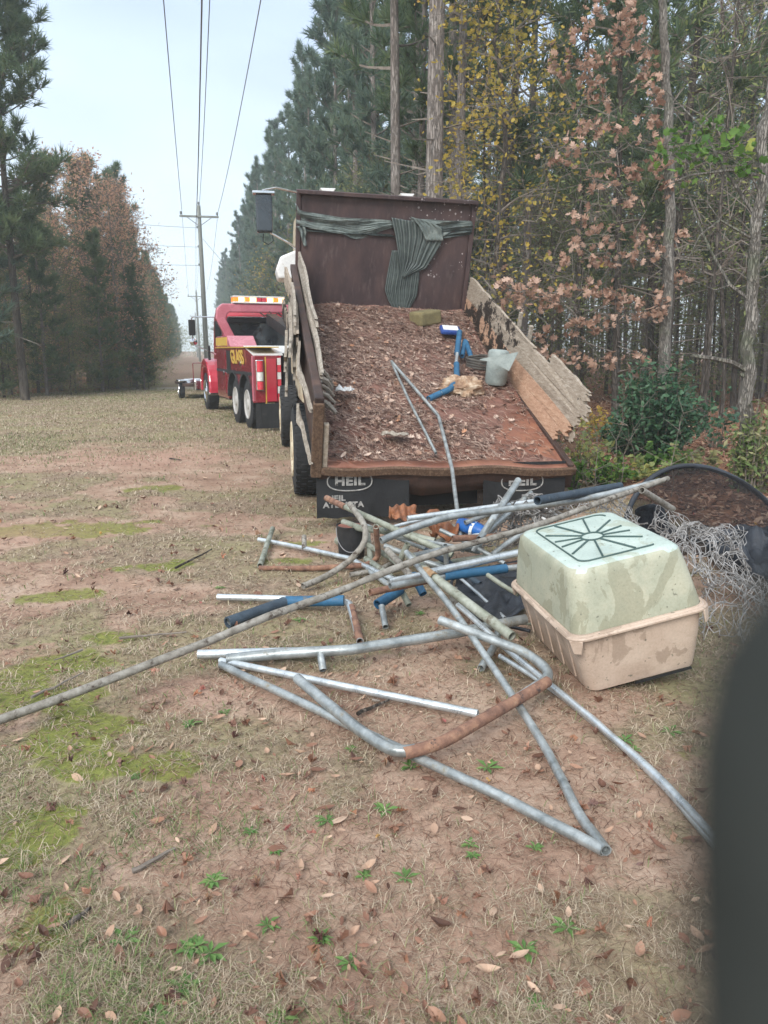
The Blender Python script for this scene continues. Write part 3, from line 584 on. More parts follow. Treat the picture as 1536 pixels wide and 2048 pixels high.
def clump_skel(trunkpath, rads, clumps, twig=.006, upw=.25):
    """connect every clump centre back to the nearest point of the growing skeleton"""
    nodes = [np.array(p) for p in trunkpath]; nr = list(rads); s0, s1, r0, r1 = [], [], [], []
    base = np.array(nodes); order = sorted(clumps, key=lambda c: np.min(np.linalg.norm(base - c, axis=1)))
    for c in order:
        A = np.array(nodes); dd = np.linalg.norm(A - c, axis=1) + np.where(A[:, 2] > c[2] - .05, (A[:, 2] - c[2]) * .8 + .2, 0); i = int(np.argmin(dd)); p = A[i]
        L_ = np.linalg.norm(c - p); k = max(2, min(6, int(L_ / .35) + 1)); rad = min(nr[i] * .6, .01 + .018 * L_); prev = p; pr = rad
        side = RNG.standard_normal(3) * L_ * .08; side[2] = abs(side[2]) * upw * 3
        for j in range(1, k + 1):
            t = j / k; q = p + (c - p) * t + side * math.sin(PI * t) + RNG.standard_normal(3) * .03 * L_ * (t < 1); rr = rad * (1 - t) + twig * t
            s0.append(prev); s1.append(q); r0.append(pr); r1.append(rr); nodes.append(q); nr.append(rr); prev = q; pr = rr
    return s0, s1, r0, r1
def decid_protos(H, base, rx, ncl, nl, ls, mat, rt=.09, bark='bark_grey', spread=.45, twigs=3, kind='tri', topw=.55, lean=.4):
    zs = np.linspace(0, H * .92, 12); ph = random.random() * 6; path = [(lean * .3 * (math.sin(z * .35 + ph) - math.sin(ph)), lean * .3 * (math.cos(z * .3 + ph) - math.cos(ph)), z) for z in zs]
    rr = [rt * (1 - .9 * (z / H)) + .008 for z in zs]; tr = trunk_np(path, rr, 8); cl = []
    while len(cl) < ncl:
        t = random.random(); z = base + (H - base) * t; a = random.random() * 6.28; prof = math.sin(PI * min(1, .15 + .85 * t)) ** .6 * (1 if t < .5 else 1 - (1 - topw) * (t - .5) * 2) + .1
        r = rx * prof * random.random() ** .55; cx, cy = np.interp(z, zs, [p[0] for p in path]), np.interp(z, zs, [p[1] for p in path]); cl.append(np.array([cx + r * math.cos(a), cy + r * math.sin(a), z]))
    s0, s1, r0, r1 = clump_skel(path[2:], rr[2:], cl, twig=.011); cl = np.array(cl)
    for c in cl:
        for j in range(twigs):
            e = c + RNG.standard_normal(3) * spread * .8; s0.append(c); s1.append(e); r0.append(.010); r1.append(.006)
    C = np.repeat(cl, nl, 0); P = C + RNG.standard_normal(C.shape) * spread * np.array([1, 1, .7]); base_r = np.repeat(RNG.random(len(cl)), nl)
    lv = leaves(P, ls * (.7 + .6 * RNG.random(len(P))), 1.2, kind, .5, np.clip(base_r * .5 + RNG.random(len(P)) * .5, 0, 1)) if nl else None
    return make_tree('tree', tr, [segs(s0, s1, r0, r1, 3)], [(*lv[:3], 1)] if nl else [], [M['twig'], M[mat]], M[bark])
def plant(name, proto, x, y, label, group=None, sc=1.0, yaw=None, cat='tree', z=None, tilt=0):
    t = empty(name, (x, y, gz(x, y) - .03 if z is None else z), (random.gauss(0, tilt), random.gauss(0, tilt), random.random() * 6.28 if yaw is None else yaw), label, cat, group)
    t.scale = (sc, sc, sc * random.uniform(.95, 1.05)) if sc != 1 else (1, 1, 1)
    link('trunk', proto[0], t); link('crown', proto[1], t); return t
random.seed(21)
PINE_ROW = [pine_protos(17, 1.2, 2.8, 78, 15, 13, .34, .045, .13, mats='needles_blue') for _ in range(3)]
PINE_TALL = [pine_protos(h, b, 2.6, 60, 14, 12, .36, .045, q, dead=16, bark=bk_) for h, b, q, bk_ in ((21, 6, .125, 'bark_pine'), (18, 4.5, .09, 'bark_dark'), (16, 4, .07, 'bark_dark'))]
PINE_SMALL = [pine_protos(9.5, .5, 2.1, 66, 14, 12, .32, .048, .08) for _ in range(3)]
ORANGE = [decid_protos(9.4, .9, 2.2, 210, 19, .15, 'lf_orange', .08, spread=.30, twigs=5) for _ in range(3)]
OLIVE = [decid_protos(7.5, .4, 2.1, 180, 22, .15, 'lf_olive', .06, bark='bark_dark', spread=.33) for _ in range(3)]
YELLOW = [decid_protos(6.8, .7, 1.7, 80, 16, .12, 'lf_yellow', .05, bark='bark_dark') for _ in range(2)]
BARE = [decid_protos(h, 2.8, 1.6, 60, 13, .11, 'lf_ygreen', r, bark='bark_dark', spread=.5, twigs=3) for h, r in ((11, .055), (13, .075), (9, .04))]
# --- left side of the clearing
nearpine = pine_protos(16, 4.4, 2.5, 170, 22, 16, .30, .034, .12, dead=5, bark='bark_dark', droop=.25)
p = D(50, 790, 25.5); plant('pine_tree', nearpine, p[0], p[1], 'tall dark pine standing nearest at the left edge of the photo', sc=1.0, yaw=.6)
p = D(-60, 800, 24.5); plant('pine_tree', PINE_ROW[0], p[0], p[1], 'dense pine half cut off by the left edge of the photo', sc=.95)
GL = 'trees along the left side of the clearing'
for px, dd, pr, lab, sc in ((5, 27, OLIVE[2], 'olive bush at the left edge beside the tall pine trunk', .62), (92, 28, PINE_SMALL[1], 'young pine just right of the tall left pine trunk', .66), (20, 29.5, ORANGE[1], 'rusty orange tree behind the tall left pine trunk', .7), (140, 28.6, OLIVE[0], 'lowest olive bush at the near end of the left row', .42), (-20, 26.5, PINE_SMALL[2], 'young pine cut by the left photo edge', .75)):
    q = D(px, 760, dd); plant('young_tree', pr, q[0], q[1], lab, GL, sc=sc)
for px, dd, pr, lab in ((120, 31, ORANGE[0], 'orange-leaved tree just right of the tall left pine'), (178, 34, ORANGE[1], 'tallest orange autumn tree in the left row'), (235, 33, ORANGE[2], 'reddish orange tree in front of the left pines'), (75, 30, OLIVE[0], 'olive green tree behind the near left pine trunk'), (150, 29.5, OLIVE[1], 'low olive tree in front of the orange trees'), (268, 35.5, ORANGE[0], 'rightmost orange tree by the crossing track'), (205, 30.5, PINE_SMALL[0], 'young green pine in front of the orange trees')):
    q = D(px, 760, dd); plant('autumn_tree' if 'orange' in lab else 'young_tree', pr, q[0], q[1], lab, GL, sc=(.62 if 'young' in lab else .55 if 'low' in lab else 1.04 if 'tallest' in lab else .9))
LBL = {'pine': 'green pine in the long row down the left side of the clearing', 'or': 'orange brown tree among the pines far down the left side', 'ol': 'olive green tree among the pines down the left side'}
s = 37.0
while s < 190:
    k = random.random(); o = -3.6 - random.random() * .9; pr, lb, nm, sc = (random.choice(PINE_SMALL), 'pine', 'pine_tree', 1.0) if k < .74 else (random.choice(ORANGE), 'or', 'autumn_tree', .72) if k < .86 else (random.choice(OLIVE), 'ol', 'young_tree', 1.0)
    if s < 48: pr, lb, nm, sc = random.choice(PINE_SMALL), 'pine', 'pine_tree', 1.05
    q = cor(s, o); plant(nm, pr, q[0], q[1], LBL[lb], GL + ' ' + lb, sc=sc * random.uniform(.9, 1.08)); s += 2.0 + s * .012
for i in range(26):
    s = random.uniform(27, 62) if i < 20 else random.uniform(60, 95); o = -4.9 - random.random() * 7 - (3.6 if s < 34 else 0); q = cor(s, o); pr, lb = random.choice([(random.choice(PINE_SMALL), 'p'), (random.choice(OLIVE), 'o'), (random.choice(ORANGE), 'a')])
    if s > 42 and lb == 'a': pr, lb = random.choice([(random.choice(PINE_SMALL), 'p'), (random.choice(OLIVE), 'o')])
    plant('background_tree', pr, q[0], q[1], {'p': 'pine standing back in the woods on the left', 'o': 'olive tree standing back in the woods on the left', 'a': 'orange tree standing back in the woods on the left'}[lb], 'trees in the woods left ' + lb, sc=random.uniform(.85, 1.1) * (.92 if lb != 'p' else 1))
LOW = [decid_protos(6.5, .2, 2.0, 150, 20, .15, 'lf_ygreen', .05, bark='bark_dark', spread=.33) for _ in range(2)]
for i in range(20):
    px = random.uniform(-80, 335); dd = 31 + random.random() * 3.5 + max(0, px - 240) * .03 - (4 if px < 40 else 0); q = D(px, 760, dd)
    plant('young_tree', random.choice(OLIVE[:1] + LOW + LOW + ORANGE[:1] + PINE_SMALL[:1]), q[0], q[1], 'low young tree at the foot of the left tree row', 'young growth along the left edge', sc=random.uniform(.32, .5))
# --- right side row beside the clearing
GR = 'tall pines along the right side of the clearing'
s = 23.5
while s < 180:
    q = cor(s, 5.6 + random.random() * 1.2); plant('pine_tree', random.choice(PINE_ROW), q[0], q[1], 'tall blue green pine in the row down the right side of the clearing', GR, sc=random.uniform(.86, 1.02)); s += 2.3 + s * .012
for s, o, pr, lab in ((36, 5.0, YELLOW[0], 'yellowing tree at the foot of the right pine row'), (52, 5.2, YELLOW[1], 'bright yellow tree above the tow truck light bar'), (60, 5.0, YELLOW[0], 'yellow tree farther down the right pine row'), (27, 5.6, OLIVE[0], 'olive tree behind the headboard left corner'), (31, 5.2, OLIVE[1], 'olive tree between pines right of the tow truck')):
    q = cor(s, o); plant('yellow_tree' if 'yellow' in lab else 'young_tree', pr, q[0], q[1], lab, sc=1.15 if s > 50 else 1.0)
BIG = [pine_protos(21, 7.5, 3.0, 46, 13, 12, .36, .045, r, dead=16, lean=.12) for r in (.175, .125)]
for px, dd, pr, sc, lab in ((868, 14.6, BIG[0], 1.0, 'thickest pine trunk rising behind the headboard'), (793, 17.6, BIG[1], .95, 'pine trunk behind the middle of the headboard'), (836, 20.5, BIG[1], .8, 'slimmer pine trunk between the two big ones behind the headboard'), (912, 17.0, BIG[1], .9, 'dark pine trunk just right of the thickest one')):
    q = D(px, 700, dd); plant('pine_tree', pr, q[0], q[1], lab, sc=sc, yaw=1.0 if px == 868 else None)
# --- forest on the right
random.seed(5); placed = []
FL = {'t': ('pine_tree', PINE_TALL, 'tall slim pine inside the woods on the right'), 'b': ('bare_tree', BARE, 'thin sparsely leaved tree inside the woods on the right'), 'o': ('understory_tree', OLIVE, 'olive leaved small tree inside the woods on the right'), 's': ('young_pine', PINE_SMALL, 'young pine inside the woods on the right'), 'y': ('yellow_tree', YELLOW, 'small yellow tree inside the woods on the right')}
tries = 0
while len(placed) < 140 and tries < 20000:
    tries += 1; d = 14.5 + 44 * random.random() ** .85; px = random.uniform(740, 1900); X = (px - 768) / FPX * d
    o = X * CN[0] + d * CN[1]
    if o < 6.3 or (px > 880 and d < 15.5): continue
    if any((X - a) ** 2 + (d - b) ** 2 < (.8 if d < 30 else 1.4) ** 2 for a, b in placed): continue
    k = random.random(); c = 't' if k < .50 else 'b' if k < .72 else 'o' if k < .90 else 's' if k < .96 else 'y'
    if d < 21 and c in 'osy': c = 'b'
    if px > 1250 and c == 'y': c = 'b'
    placed.append((X, d)); nm, prs, lb = FL[c]; plant(nm, random.choice(prs), X, d, lb, 'woods on the right ' + nm, sc=random.uniform(.75, 1.1), tilt=.02)
# far off woods, one mass behind everything
def far_woods():
    P = []; s0 = []; s1 = []
    for i in range(3200):
        if i % 5 < 3: X = RNG.uniform(4, 95); Y = RNG.uniform(60, 78) - X * .1
        else: q = cor(RNG.uniform(26, 190), -RNG.uniform(15, 24)); X, Y = q
        P.append((X, Y, 13 * RNG.random() ** 1.3 if i % 5 < 3 else 8.5 * RNG.random()))
        if i % 10 == 0: s0.append((X, Y, -.2)); s1.append((X + RNG.normal() * .4, Y, RNG.uniform(9, 16)))
    for i in range(420):
        q = cor(RNG.uniform(196, 206), RNG.uniform(-8, 9)); P.append((q[0], q[1], 7.5 * RNG.random()))
    P = np.array(P); C = np.repeat(P, 9, 0) + RNG.standard_normal((len(P) * 9, 3)) * .8
    lv = leaves(C, .42 * (.6 + .8 * RNG.random(len(C))), 1.2, 'tri', .3, np.clip(np.repeat(RNG.random(len(P)), 9) * .6 + RNG.random(len(C)) * .4, 0, 1))
    V, F, R, mi = merge([segs(s0, s1, .11, .05, 5), (*lv[:3], 1)]); tag(link('distant_woods', np_mesh('distant_woods', V, F, [M['bark_dark'], M['lf_olive']], R, mi)), 'far off mixed woods closing the view behind the nearer trees', 'woods', kind='stuff')
far_woods()
#NEXT
# ---------------------------------------------------------------- utility poles and wires
def yawmat(p, yaw): return Matrix.Translation(Vector(p)) @ Matrix.Rotation(yaw, 4, 'Z')
CYAW = math.atan2(.2352, .9719)
def utility_pole(x, y, Hp, label):
    t = empty('utility_pole', (x, y, gz(x, y) - .02), (0, R_(-.4), CYAW), label, 'utility pole')
    MB().tube([(0, 0, 0), (0, 0, Hp * .5), (0, 0, Hp)], [.17, .145, .11], 14).build('pole_shaft', M['polewood'], t, 40)
    MB().box((-1.2, -.17, Hp - .72), (1.2, -.06, Hp - .6)).build('crossarm', M['polewood'], t, bevel=.01)
    for s in (-1, 1): MB().tube([(s * .75, -.19, Hp - .72), (s * .06, -.15, Hp - 1.2)], .022, 6).build('brace', M['wire'], t)
    for xx, zz in ((-1.1, Hp - .6), (1.1, Hp - .6), (0, Hp)):
        MB().lathe([(0, .03), (.06, .03), (.09, .08), (.13, .08), (.15, .05), (.19, .07), (.23, .04)], 10, Matrix.Translation((xx, -.12 if xx else 0, zz)), 'z').build('insulator', M['ceramic'], t, 40)
    for zz in (Hp - 1.35, Hp - 2.5, Hp - 3.6): MB().lathe([(0, .02), (.05, .05), (.12, .05), (.15, .02)], 8, Matrix.Translation((-.15, 0, zz)), 'z').build('spool_insulator', M['ceramic'], t)
    return t
pb = D(413, 700, 51)[:2]; HP = 10.45
utility_pole(pb[0], pb[1], HP, 'wooden utility pole with single crossarm standing in the clearing')
p2_ = pb + CD * 62; utility_pole(p2_[0], p2_[1], 9.6, 'second utility pole farther along the line, between the tree rows')
p3_ = pb + CD * 128; utility_pole(p3_[0], p3_[1], 9.6, 'farthest utility pole, tiny above the tow truck mirror')
def wire(name, A, B, sag, r, label, cat='wire', n=26):
    A, B = Vector(A), Vector(B); P = [A.lerp(B, i / n) - Vector((0, 0, sag * 4 * (i / n) * (1 - i / n))) for i in range(n + 1)]
    return tag(MB().tube(P, r, 5).build(name, M['wire'], None, 60), label, cat)
pm = pb - CD * 62
def att(p, off, z): return (p[0] + CN[0] * off, p[1] + CN[1] * off, z)
for off, z, lab in ((-1.1, HP - .35, 'left outer power line running from overhead to the crossarm'), (1.1, HP - .35, 'right outer power line running from overhead to the crossarm'), (0, HP + .25, 'top centre power line meeting the tip of the pole'), (-.30, HP - 1.3, 'lower thick centre line just left of the top centre line')):
    wire('power_line', att(pb, off, z), att(pm, off, z + .9), 1.0, .014 if z > 9.3 else .02, lab)
    wire('power_line', att(pb, off, z), att(p2_, off, z - .8), 1.1, .011, lab.split(' line')[0] + ' line continuing beyond the pole towards the next one')
for z, dz, lab in ((HP - 1.35, 1.1, 'topmost side wire running left from the pole into the trees'), (HP - 2.5, .9, 'middle side wire running left from the pole'), (HP - 3.6, .7, 'lowest side wire running left from the pole')):
    wire('side_wire', att(pb, -.15, z), att(pb - CD * 3, -14, z + dz * .6), .25, .012, lab)
wire('guy_wire', att(pb, .1, HP - 2.0), att(pb + CD * 6, 7.0, 2.2), .3, .012, 'guy wire slanting down to the right from the pole', 'wire')

# ---------------------------------------------------------------- wheels
def wheel(parent, loc, R0, W, rim, name='wheel', front=False, both=True):
    """axis = local x, outer face towards -x"""
    t = empty(name, loc); t.parent = parent
    pr = [(-W / 2, R0 * .60), (-W / 2 - .005, R0 * .72), (-W / 2 + .01, R0 * .90), (-W * .40, R0 * .97), (-W * .3, R0 * .985), (W * .3, R0 * .985), (W * .40, R0 * .97), (W / 2 - .01, R0 * .9), (W / 2, R0 * .62)]
    mb = MB(); mb.lathe(pr + [(W / 2 - .02, R0 * .58), (-W / 2 + .02, R0 * .58), pr[0]], 40, caps=False)
    for k in range(36):      # tread lugs in four rows
        for q, (a, b) in enumerate(((-.46, -.28), (-.24, -.03), (.03, .24), (.28, .46))):
            an = 2 * PI * (k + .5 * (q % 2)) / 36
            mb.box((a * W, -.028, R0 * .975), (b * W, .028, R0 * (1.0 if abs(a + b) < .6 else .992)), Matrix.Rotation(an, 4, 'X'))
    mb.build('tyre', M['rubber'], t, 30)
    d = .035 if not front else .03
    MB().lathe([(-W / 2 + .01, R0 * .63), (-W / 2 - .012, R0 * .60), (-W / 2 - .005, R0 * .55), (-W / 2 + d, R0 * .5), (-W / 2 + d + .01, R0 * .25), (-W / 2 + d - .03, R0 * .22), (-W / 2 + d - .05, R0 * .17), (-W / 2 + d - .05, .02)], 28).build('rim', rim, t, 35)
    mb = MB()
    for k in range(10): mb.lathe([(-.03, .016), (.0, .016)], 6, Matrix.Translation((-W / 2 + d + .01, math.cos(k * .628) * R0 * .36, math.sin(k * .628) * R0 * .36)))
    mb.build('lug_nuts', M['steel_dark'], t); return t

# ---------------------------------------------------------------- tow truck
TY = R_(21.4); tow = empty('tow_truck', (-2.60, 15.5, gz(-2.6, 15.5)), (0, 0, TY), 'red heavy tow truck with lit amber light bar parked ahead of the dump truck', 'tow truck')
def arc_pts(cy, cz, r, a0, a1, n=9): return [(cy + r * math.cos(R_(a0 + (a1 - a0) * i / n)), cz + r * math.sin(R_(a0 + (a1 - a0) * i / n))) for i in range(n + 1)]
prof = [(0.02, .57), (.10, .57)] + arc_pts(.75, .52, .62, 172, 12) + arc_pts(2.05, .52, .62, 168, 8) + [(2.75, .50), (4.25, .50), (4.25, 1.66), (.95, 1.66), (.02, 1.50)]
for x0, x1 in ((0, .52), (1.9, 2.42)):
    MB().prism(prof, (x0, x1)).build('side_body', M['towred'], tow, bevel=.015)
MB().box((.02, 2.82, .47), (.53, 4.22, .53)).build('lower_trim', M['steel_dark'], tow)
MB().box((-.012, .02, .60), (.10, .06, 1.50)).build('corner_trim', M['towred_pink'], tow, bevel=.01)
for y0, y1 in ((.98, 1.75), (3.0, 4.15)):
    d = MB().box((-.014, y0, .62 if y0 > 2 else 1.22), (0, y1, 1.58)).build('locker_door', M['towred'], tow, bevel=.006)
    MB().lathe([(0, .05), (.02, .05), (.03, .03)], 12, Matrix.Translation((-.045, y0 + .12, 1.08 if y0 > 2 else 1.34))).build('handle', M['chrome'], d, 40)
MB().box((-.012, 2.35, 1.08), (.012, 2.80, 1.60)).build('tool_niche', M['black'], tow)
MB().box((-.016, .05, 1.11), (-.004, 4.2, 1.17)).build('dirty_rub_strip', M['rubber'], tow)
MB().box((-.02, 0, 1.655), (.54, 4.25, 1.675)).build('deck_edge', M['gold'], tow)
for (cy) in (.75, 2.05):
    a = arc_pts(cy, .52, .66, 175, 5, 14); b = arc_pts(cy, .52, .60, 5, 175, 14)
    MB().prism(a + b, (-.035, .12)).build('wheel_arch', M['rubber'], tow)
MB().prism([(2.3, 1.68), (4.2, 1.68), (4.2, 1.93), (2.72, 1.93)], (0, .62)).build('top_locker', M['towred_pink'], tow, bevel=.02)
MB().box((-.012, 2.72, 1.71), (0, 4.18, 1.9)).build('locker_side', M['gold'], tow)
MB().prism([(.02, 1.50), (.95, 1.675), (.95, 1.70), (.02, 1.53)], (.02, 1.0)).build('sloped_deck', M['white'], tow, bevel=.005)  # white base colour stands in for the sky reflected on this slope
for x0 in (0, 1.9):      # tail panels
    MB().box((x0 + .03, -.05, .58), (x0 + .50, .02, 1.50)).build('tail_panel', M['towred'], tow, bevel=.012)
    MB().box((x0 + .235, -.065, .56), (x0 + .255, -.04, 1.48)).build('gold_stripe', M['gold'], tow)
    MB().box((x0 + .26, -.075, .60), (x0 + .46, -.045, 1.44)).build('red_plate', M['towred_clean'], tow, bevel=.006)
    lt = MB().box((x0 + .05, -.075, .82), (x0 + .21, -.045, 1.42)).build('tail_light', M['chrome'], tow, bevel=.02)
    for z0, z1, mt in ((.84, 1.0, 'tail_red'), (1.01, 1.18, 'tail_white'), (1.19, 1.40, 'tail_red')):
        MB().tube([(x0 + .13, -.085, z0), (x0 + .13, -.085, z1)], .065, 14).build('lens', M[mt], lt, 40)
    for k in range(6): MB().box((x0 + .48, -.085, .62 + k * .14), (x0 + .55, -.07, .755 + k * .14)).build('reflective_tape', M['tail_white' if k % 2 else 'tail_red'], tow)
MB().box((.5, -.1, .50), (1.95, .3, .62)).build('rear_crossmember', M['steel_dark'], tow, bevel=.01)
MB().box((.56, .1, .60), (1.88, 4.2, .95)).build('chassis', M['black'], tow)
bm = MB(); bm.box((.62, -.2, .65), (.84, .2, 1.55)); bm.box((1.58, -.2, .65), (1.8, .2, 1.55)); bm.box((.62, -.12, 1.35), (1.8, .12, 1.5)); bm.build('boom_mast', M['black'], tow, bevel=.02)
MB().tube([(1.2, -.6, 1.55), (1.2, 3.4, 2.35)], .16, 4).build('boom', M['black'], tow)
MB().box((.75, -.8, .32), (1.65, .1, .5)).build('underlift', M['black'], tow, bevel=.02)
fl = MB(); 
for q in range(10): fl.box((.02 + q * .115, -.09 - .012 * (q % 2), .07), (.02 + (q + 1) * .115 + .001, -.075 - .012 * (q % 2), .56))
fl.build('mud_flap', M['rubber'], tow)
MB().box((1.25, -.1, .07), (2.38, -.08, .56)).build('mud_flap', M['rubber'], tow)
for yy in (.75, 2.05):
    for xx in (.16, 2.26): wheel(tow, (xx, yy, .5), .5, .27, M['rim_white'])
for xx in (.17, 2.25): wheel(tow, (xx, 6.4, .5), .5, .30, M['chrome'], front=True)
mb = MB(); mb.lathe([(0, .16), (.02, .16), (.02, .10), (.34, .10), (.34, .16), (.36, .16)], 18, Matrix.Translation((1.02, 1.2, 1.35))); mb.build('winch_drum', M['steel_dark'], tow, 40)
for xx in (.95, 1.4): MB().tube([(xx, -.5, 1.62), (xx, .4, 1.74), (xx, 1.4, 1.5)], .012, 6).build('winch_cable', M['wire'], tow, 60)
for k_, (a_, b_) in enumerate((((.70, -.2, 1.5), (.74, -.5, .5)), ((1.7, -.2, 1.5), (1.62, -.5, .5)))): MB().tube([a_, ((a_[0] + b_[0]) / 2, -.42, 1.0), b_], .02, 7).build('hydraulic_hose', M['rubber'], tow, 60)
# cab
cab = [(4.32, .75), (4.32, 2.42), (4.45, 2.58), (5.5, 2.60), (5.75, 2.45), (6.0, 1.75), (6.0, .75)]
MB().prism(cab, (.22, 2.2)).build('cab', M['towred_clean'], tow, bevel=.05)
MB().box((.34, 4.295, 1.70), (2.08, 4.33, 2.28)).build('rear_window', M['glass_dark'], tow, bevel=.01)
MB().box((.30, 4.15, 2.26), (2.12, 4.36, 2.40)).build('rear_visor', M['black'], tow, bevel=.03)
MB().box((.30, 4.13, 2.395), (2.12, 4.36, 2.42)).build('visor_top', M['chrome'], tow, bevel=.005)
MB().box((.205, 4.6, 1.75), (.225, 5.6, 2.35)).build('side_window', M['glass_dark'], tow, bevel=.01)
MB().prism([(4.9, .75), (7.6, .75), (7.6, 1.35), (7.3, 1.52), (6.0, 1.72), (4.9, 1.7)], (.45, 1.97)).build('hood', M['towred_clean'], tow, bevel=.05)
fo_p = arc_pts(6.4, .55, .84, 188, -5, 16)[::1]; fi = arc_pts(6.4, .55, .62, -5, 186, 16)
for x0, x1 in ((.0, .46), (1.96, 2.42)): MB().prism(fo_p + fi, (x0, x1)).build('front_fender', M['towred_clean'], tow, bevel=.04)
MB().box((-.02, 5.45, .44), (.2, 5.72, .50)).build('cab_step', M['chrome'], tow, bevel=.01)
MB().box((-.12, 7.6, .42), (2.5, 7.8, .78)).build('front_bumper', M['chrome'], tow, bevel=.05)
# headrack arch
oa = [(.16, 1.9), (-.06, 2.35), (-.03, 2.58), (.10, 2.70), (2.30, 2.70), (2.44, 2.58), (2.47, 2.35), (2.26, 1.9), (2.02, 1.9), (2.18, 2.34), (2.14, 2.46), (2.10, 2.5), (.28, 2.5), (.22, 2.46), (.18, 2.34), (.40, 1.9)]
MB().prism(oa, (3.72, 3.92), 'y').build('headrack_arch', M['towred_pink'], tow, bevel=.03)
mb = MB()
for k in range(5): mb.tube([(1.0 + k * .22, 3.66, 2.50 + .03 * (k % 2)), (1.1 + k * .22, 3.64, 2.42), (1.2 + k * .22, 3.66, 2.48)], .02, 5)
mb.build('hanging_chain', M['steel_dark'], tow)
lb = MB().box((.36, 3.68, 2.71), (1.62, 3.98, 2.75)).build('light_bar', M['white'], tow, bevel=.01)
segc = ['white', 'amber_hot', 'amber', 'tail_red', 'amber', 'amber_hot', 'white']; 
for k, mt in enumerate(('amber', 'amber_hot', 'amber', 'amber_hot', 'tail_red', 'tail_red', 'amber_hot', 'amber', 'amber_hot')):
    MB().box((.36 + k * .14 + .004, 3.69, 2.752), (.36 + (k + 1) * .14 - .004, 3.97, 2.845)).build('lamp', M[mt], lb, bevel=.015)
MB().box((.35, 3.68, 2.847), (1.63, 3.98, 2.885)).build('lamp_cover', M['tail_white'], lb, bevel=.012)
mr = MB().box((-.47, 5.5, 1.98), (-.30, 5.58, 2.38)).build('mirror', M['black'], tow, bevel=.02)
MB().tube(fillet([(.2, 5.5, 2.45), (-.38, 5.55, 2.45), (-.38, 5.55, 1.75), (.2, 5.5, 1.5)], .06), .016, 6).build('mirror_arm', M['chrome'], mr, 60)
MB().lathe([(0, .03), (.03, .1), (.05, .1)], 14, Matrix.Translation((-.36, 5.53, 1.82)) @ Matrix.Rotation(PI / 2, 4, 'Z')).build('convex_mirror', M['chrome'], mr, 40)
MB().box((.0, 5.5, 1.35), (.06, 5.56, 1.72)).build('lower_mirror', M['black'], mr, bevel=.01)
def text_mesh(txt, size, ext=.002, sp=1.0, shear=0., off=0.):
    c = bpy.data.curves.new('lettering', 'FONT'); c.body = txt; c.size = size; c.extrude = ext; c.align_x = 'CENTER'; c.align_y = 'CENTER'; c.space_character = sp; c.shear = shear; c.offset = off
    o = bpy.data.objects.new('lettering', c); COL.objects.link(o); dg = bpy.context.evaluated_depsgraph_get(); dg.update(); me = bpy.data.meshes.new_from_object(o.evaluated_get(dg)); bpy.data.objects.remove(o); return me
lt = link('lettering', text_mesh('GLASS', .40, .004, .92, -.45, .010), tow, [M['gold']])
lt.location = (-.022, 1.42, 1.45); lt.rotation_euler = (PI / 2, 0, -PI / 2); lt.scale = (1.35, 1, 1)

# small trailer ahead
tq = G(366, 797); tr = empty('utility_trailer', (tq[0], tq[1], gz(tq[0], tq[1])), (0, 0, TY), 'small flat utility trailer with red tube gate beyond the tow truck front', 'trailer')
MB().box((.0, -.4, .42), (1.7, 2.2, .52)).build('trailer_bed', M['steel_dark'], tr, bevel=.01)
mb = MB()
for k in range(3): mb.tube([(.1, .3, .50 + k * .05), (.6, .2, .62), (1.1, .4, .52 + k * .04)], .05, 7)
mb.build('trailer_coupling_load', M['chrome'], tr, 40)
MB().tube(fillet([(.38, 0, .5), (.38, 0, 1.18), (.78, 0, 1.18), (.78, 0, .5)], .03), .014, 6).build('gate_frame', M['towred'], tr)
MB().box((-.12, -.1, .55), (.14, .75, .62)).build('fender', M['chrome'], tr, bevel=.02)
for xx in (0, 1.7): wheel(tr, (xx, .3, .3), .30, .18, M['chrome'])

# ---------------------------------------------------------------- dump truck
BO = Vector((-.546, 6.858, .572)); BR = Matrix.Rotation(.161, 4, 'Z') @ Matrix.Rotation(.357, 4, 'X') @ Matrix.Rotation(.030, 4, 'Y'); BM = Matrix.Translation(BO) @ BR
BW, BL, BH, LEAN = 2.341, 4.366, 1.56, -.115
BMn = np.array(BM)
def bl(x, y, z): return BM @ Vector((x, y, z))
def bplane(px, py, z=0.):   # pixel -> local bed coords on plane local z
    n = BMn[:3, 2]; P0 = BMn[:3, 3] + n * z; w_ = PL(px, py, P0, n); return np.array(BM.inverted() @ Vector(w_))
def hplane(px, py, off=0.):  # pixel -> (x, height along headboard) on plane local y
    nl = Vector((0, math.cos(LEAN), math.sin(LEAN))); n = np.array((BR @ nl)); P0 = np.array(BM @ (Vector((0, BL, 0)) - nl * off)); return Vector(PL(px, py, P0, n))
dt = empty('dump_truck', (BO.x, BO.y, 0), (0, 0, .161), 'old dump truck with raised rusty bed and splintered wooden side boards', 'dump truck')
bpy.context.view_layer.update()
DTI = dt.matrix_world.inverted()
def bedpart(mb, name, mat, smooth=None, bevel=None, parent=None):
    o = mb.build(name, mat, parent or dt, smooth, bevel); o.matrix_parent_inverse = (Matrix() if parent else DTI.copy()); return o
def MBB(): return MB(BM)    # builds in bed-local coordinates, verts stored in world; parent inverse keeps them
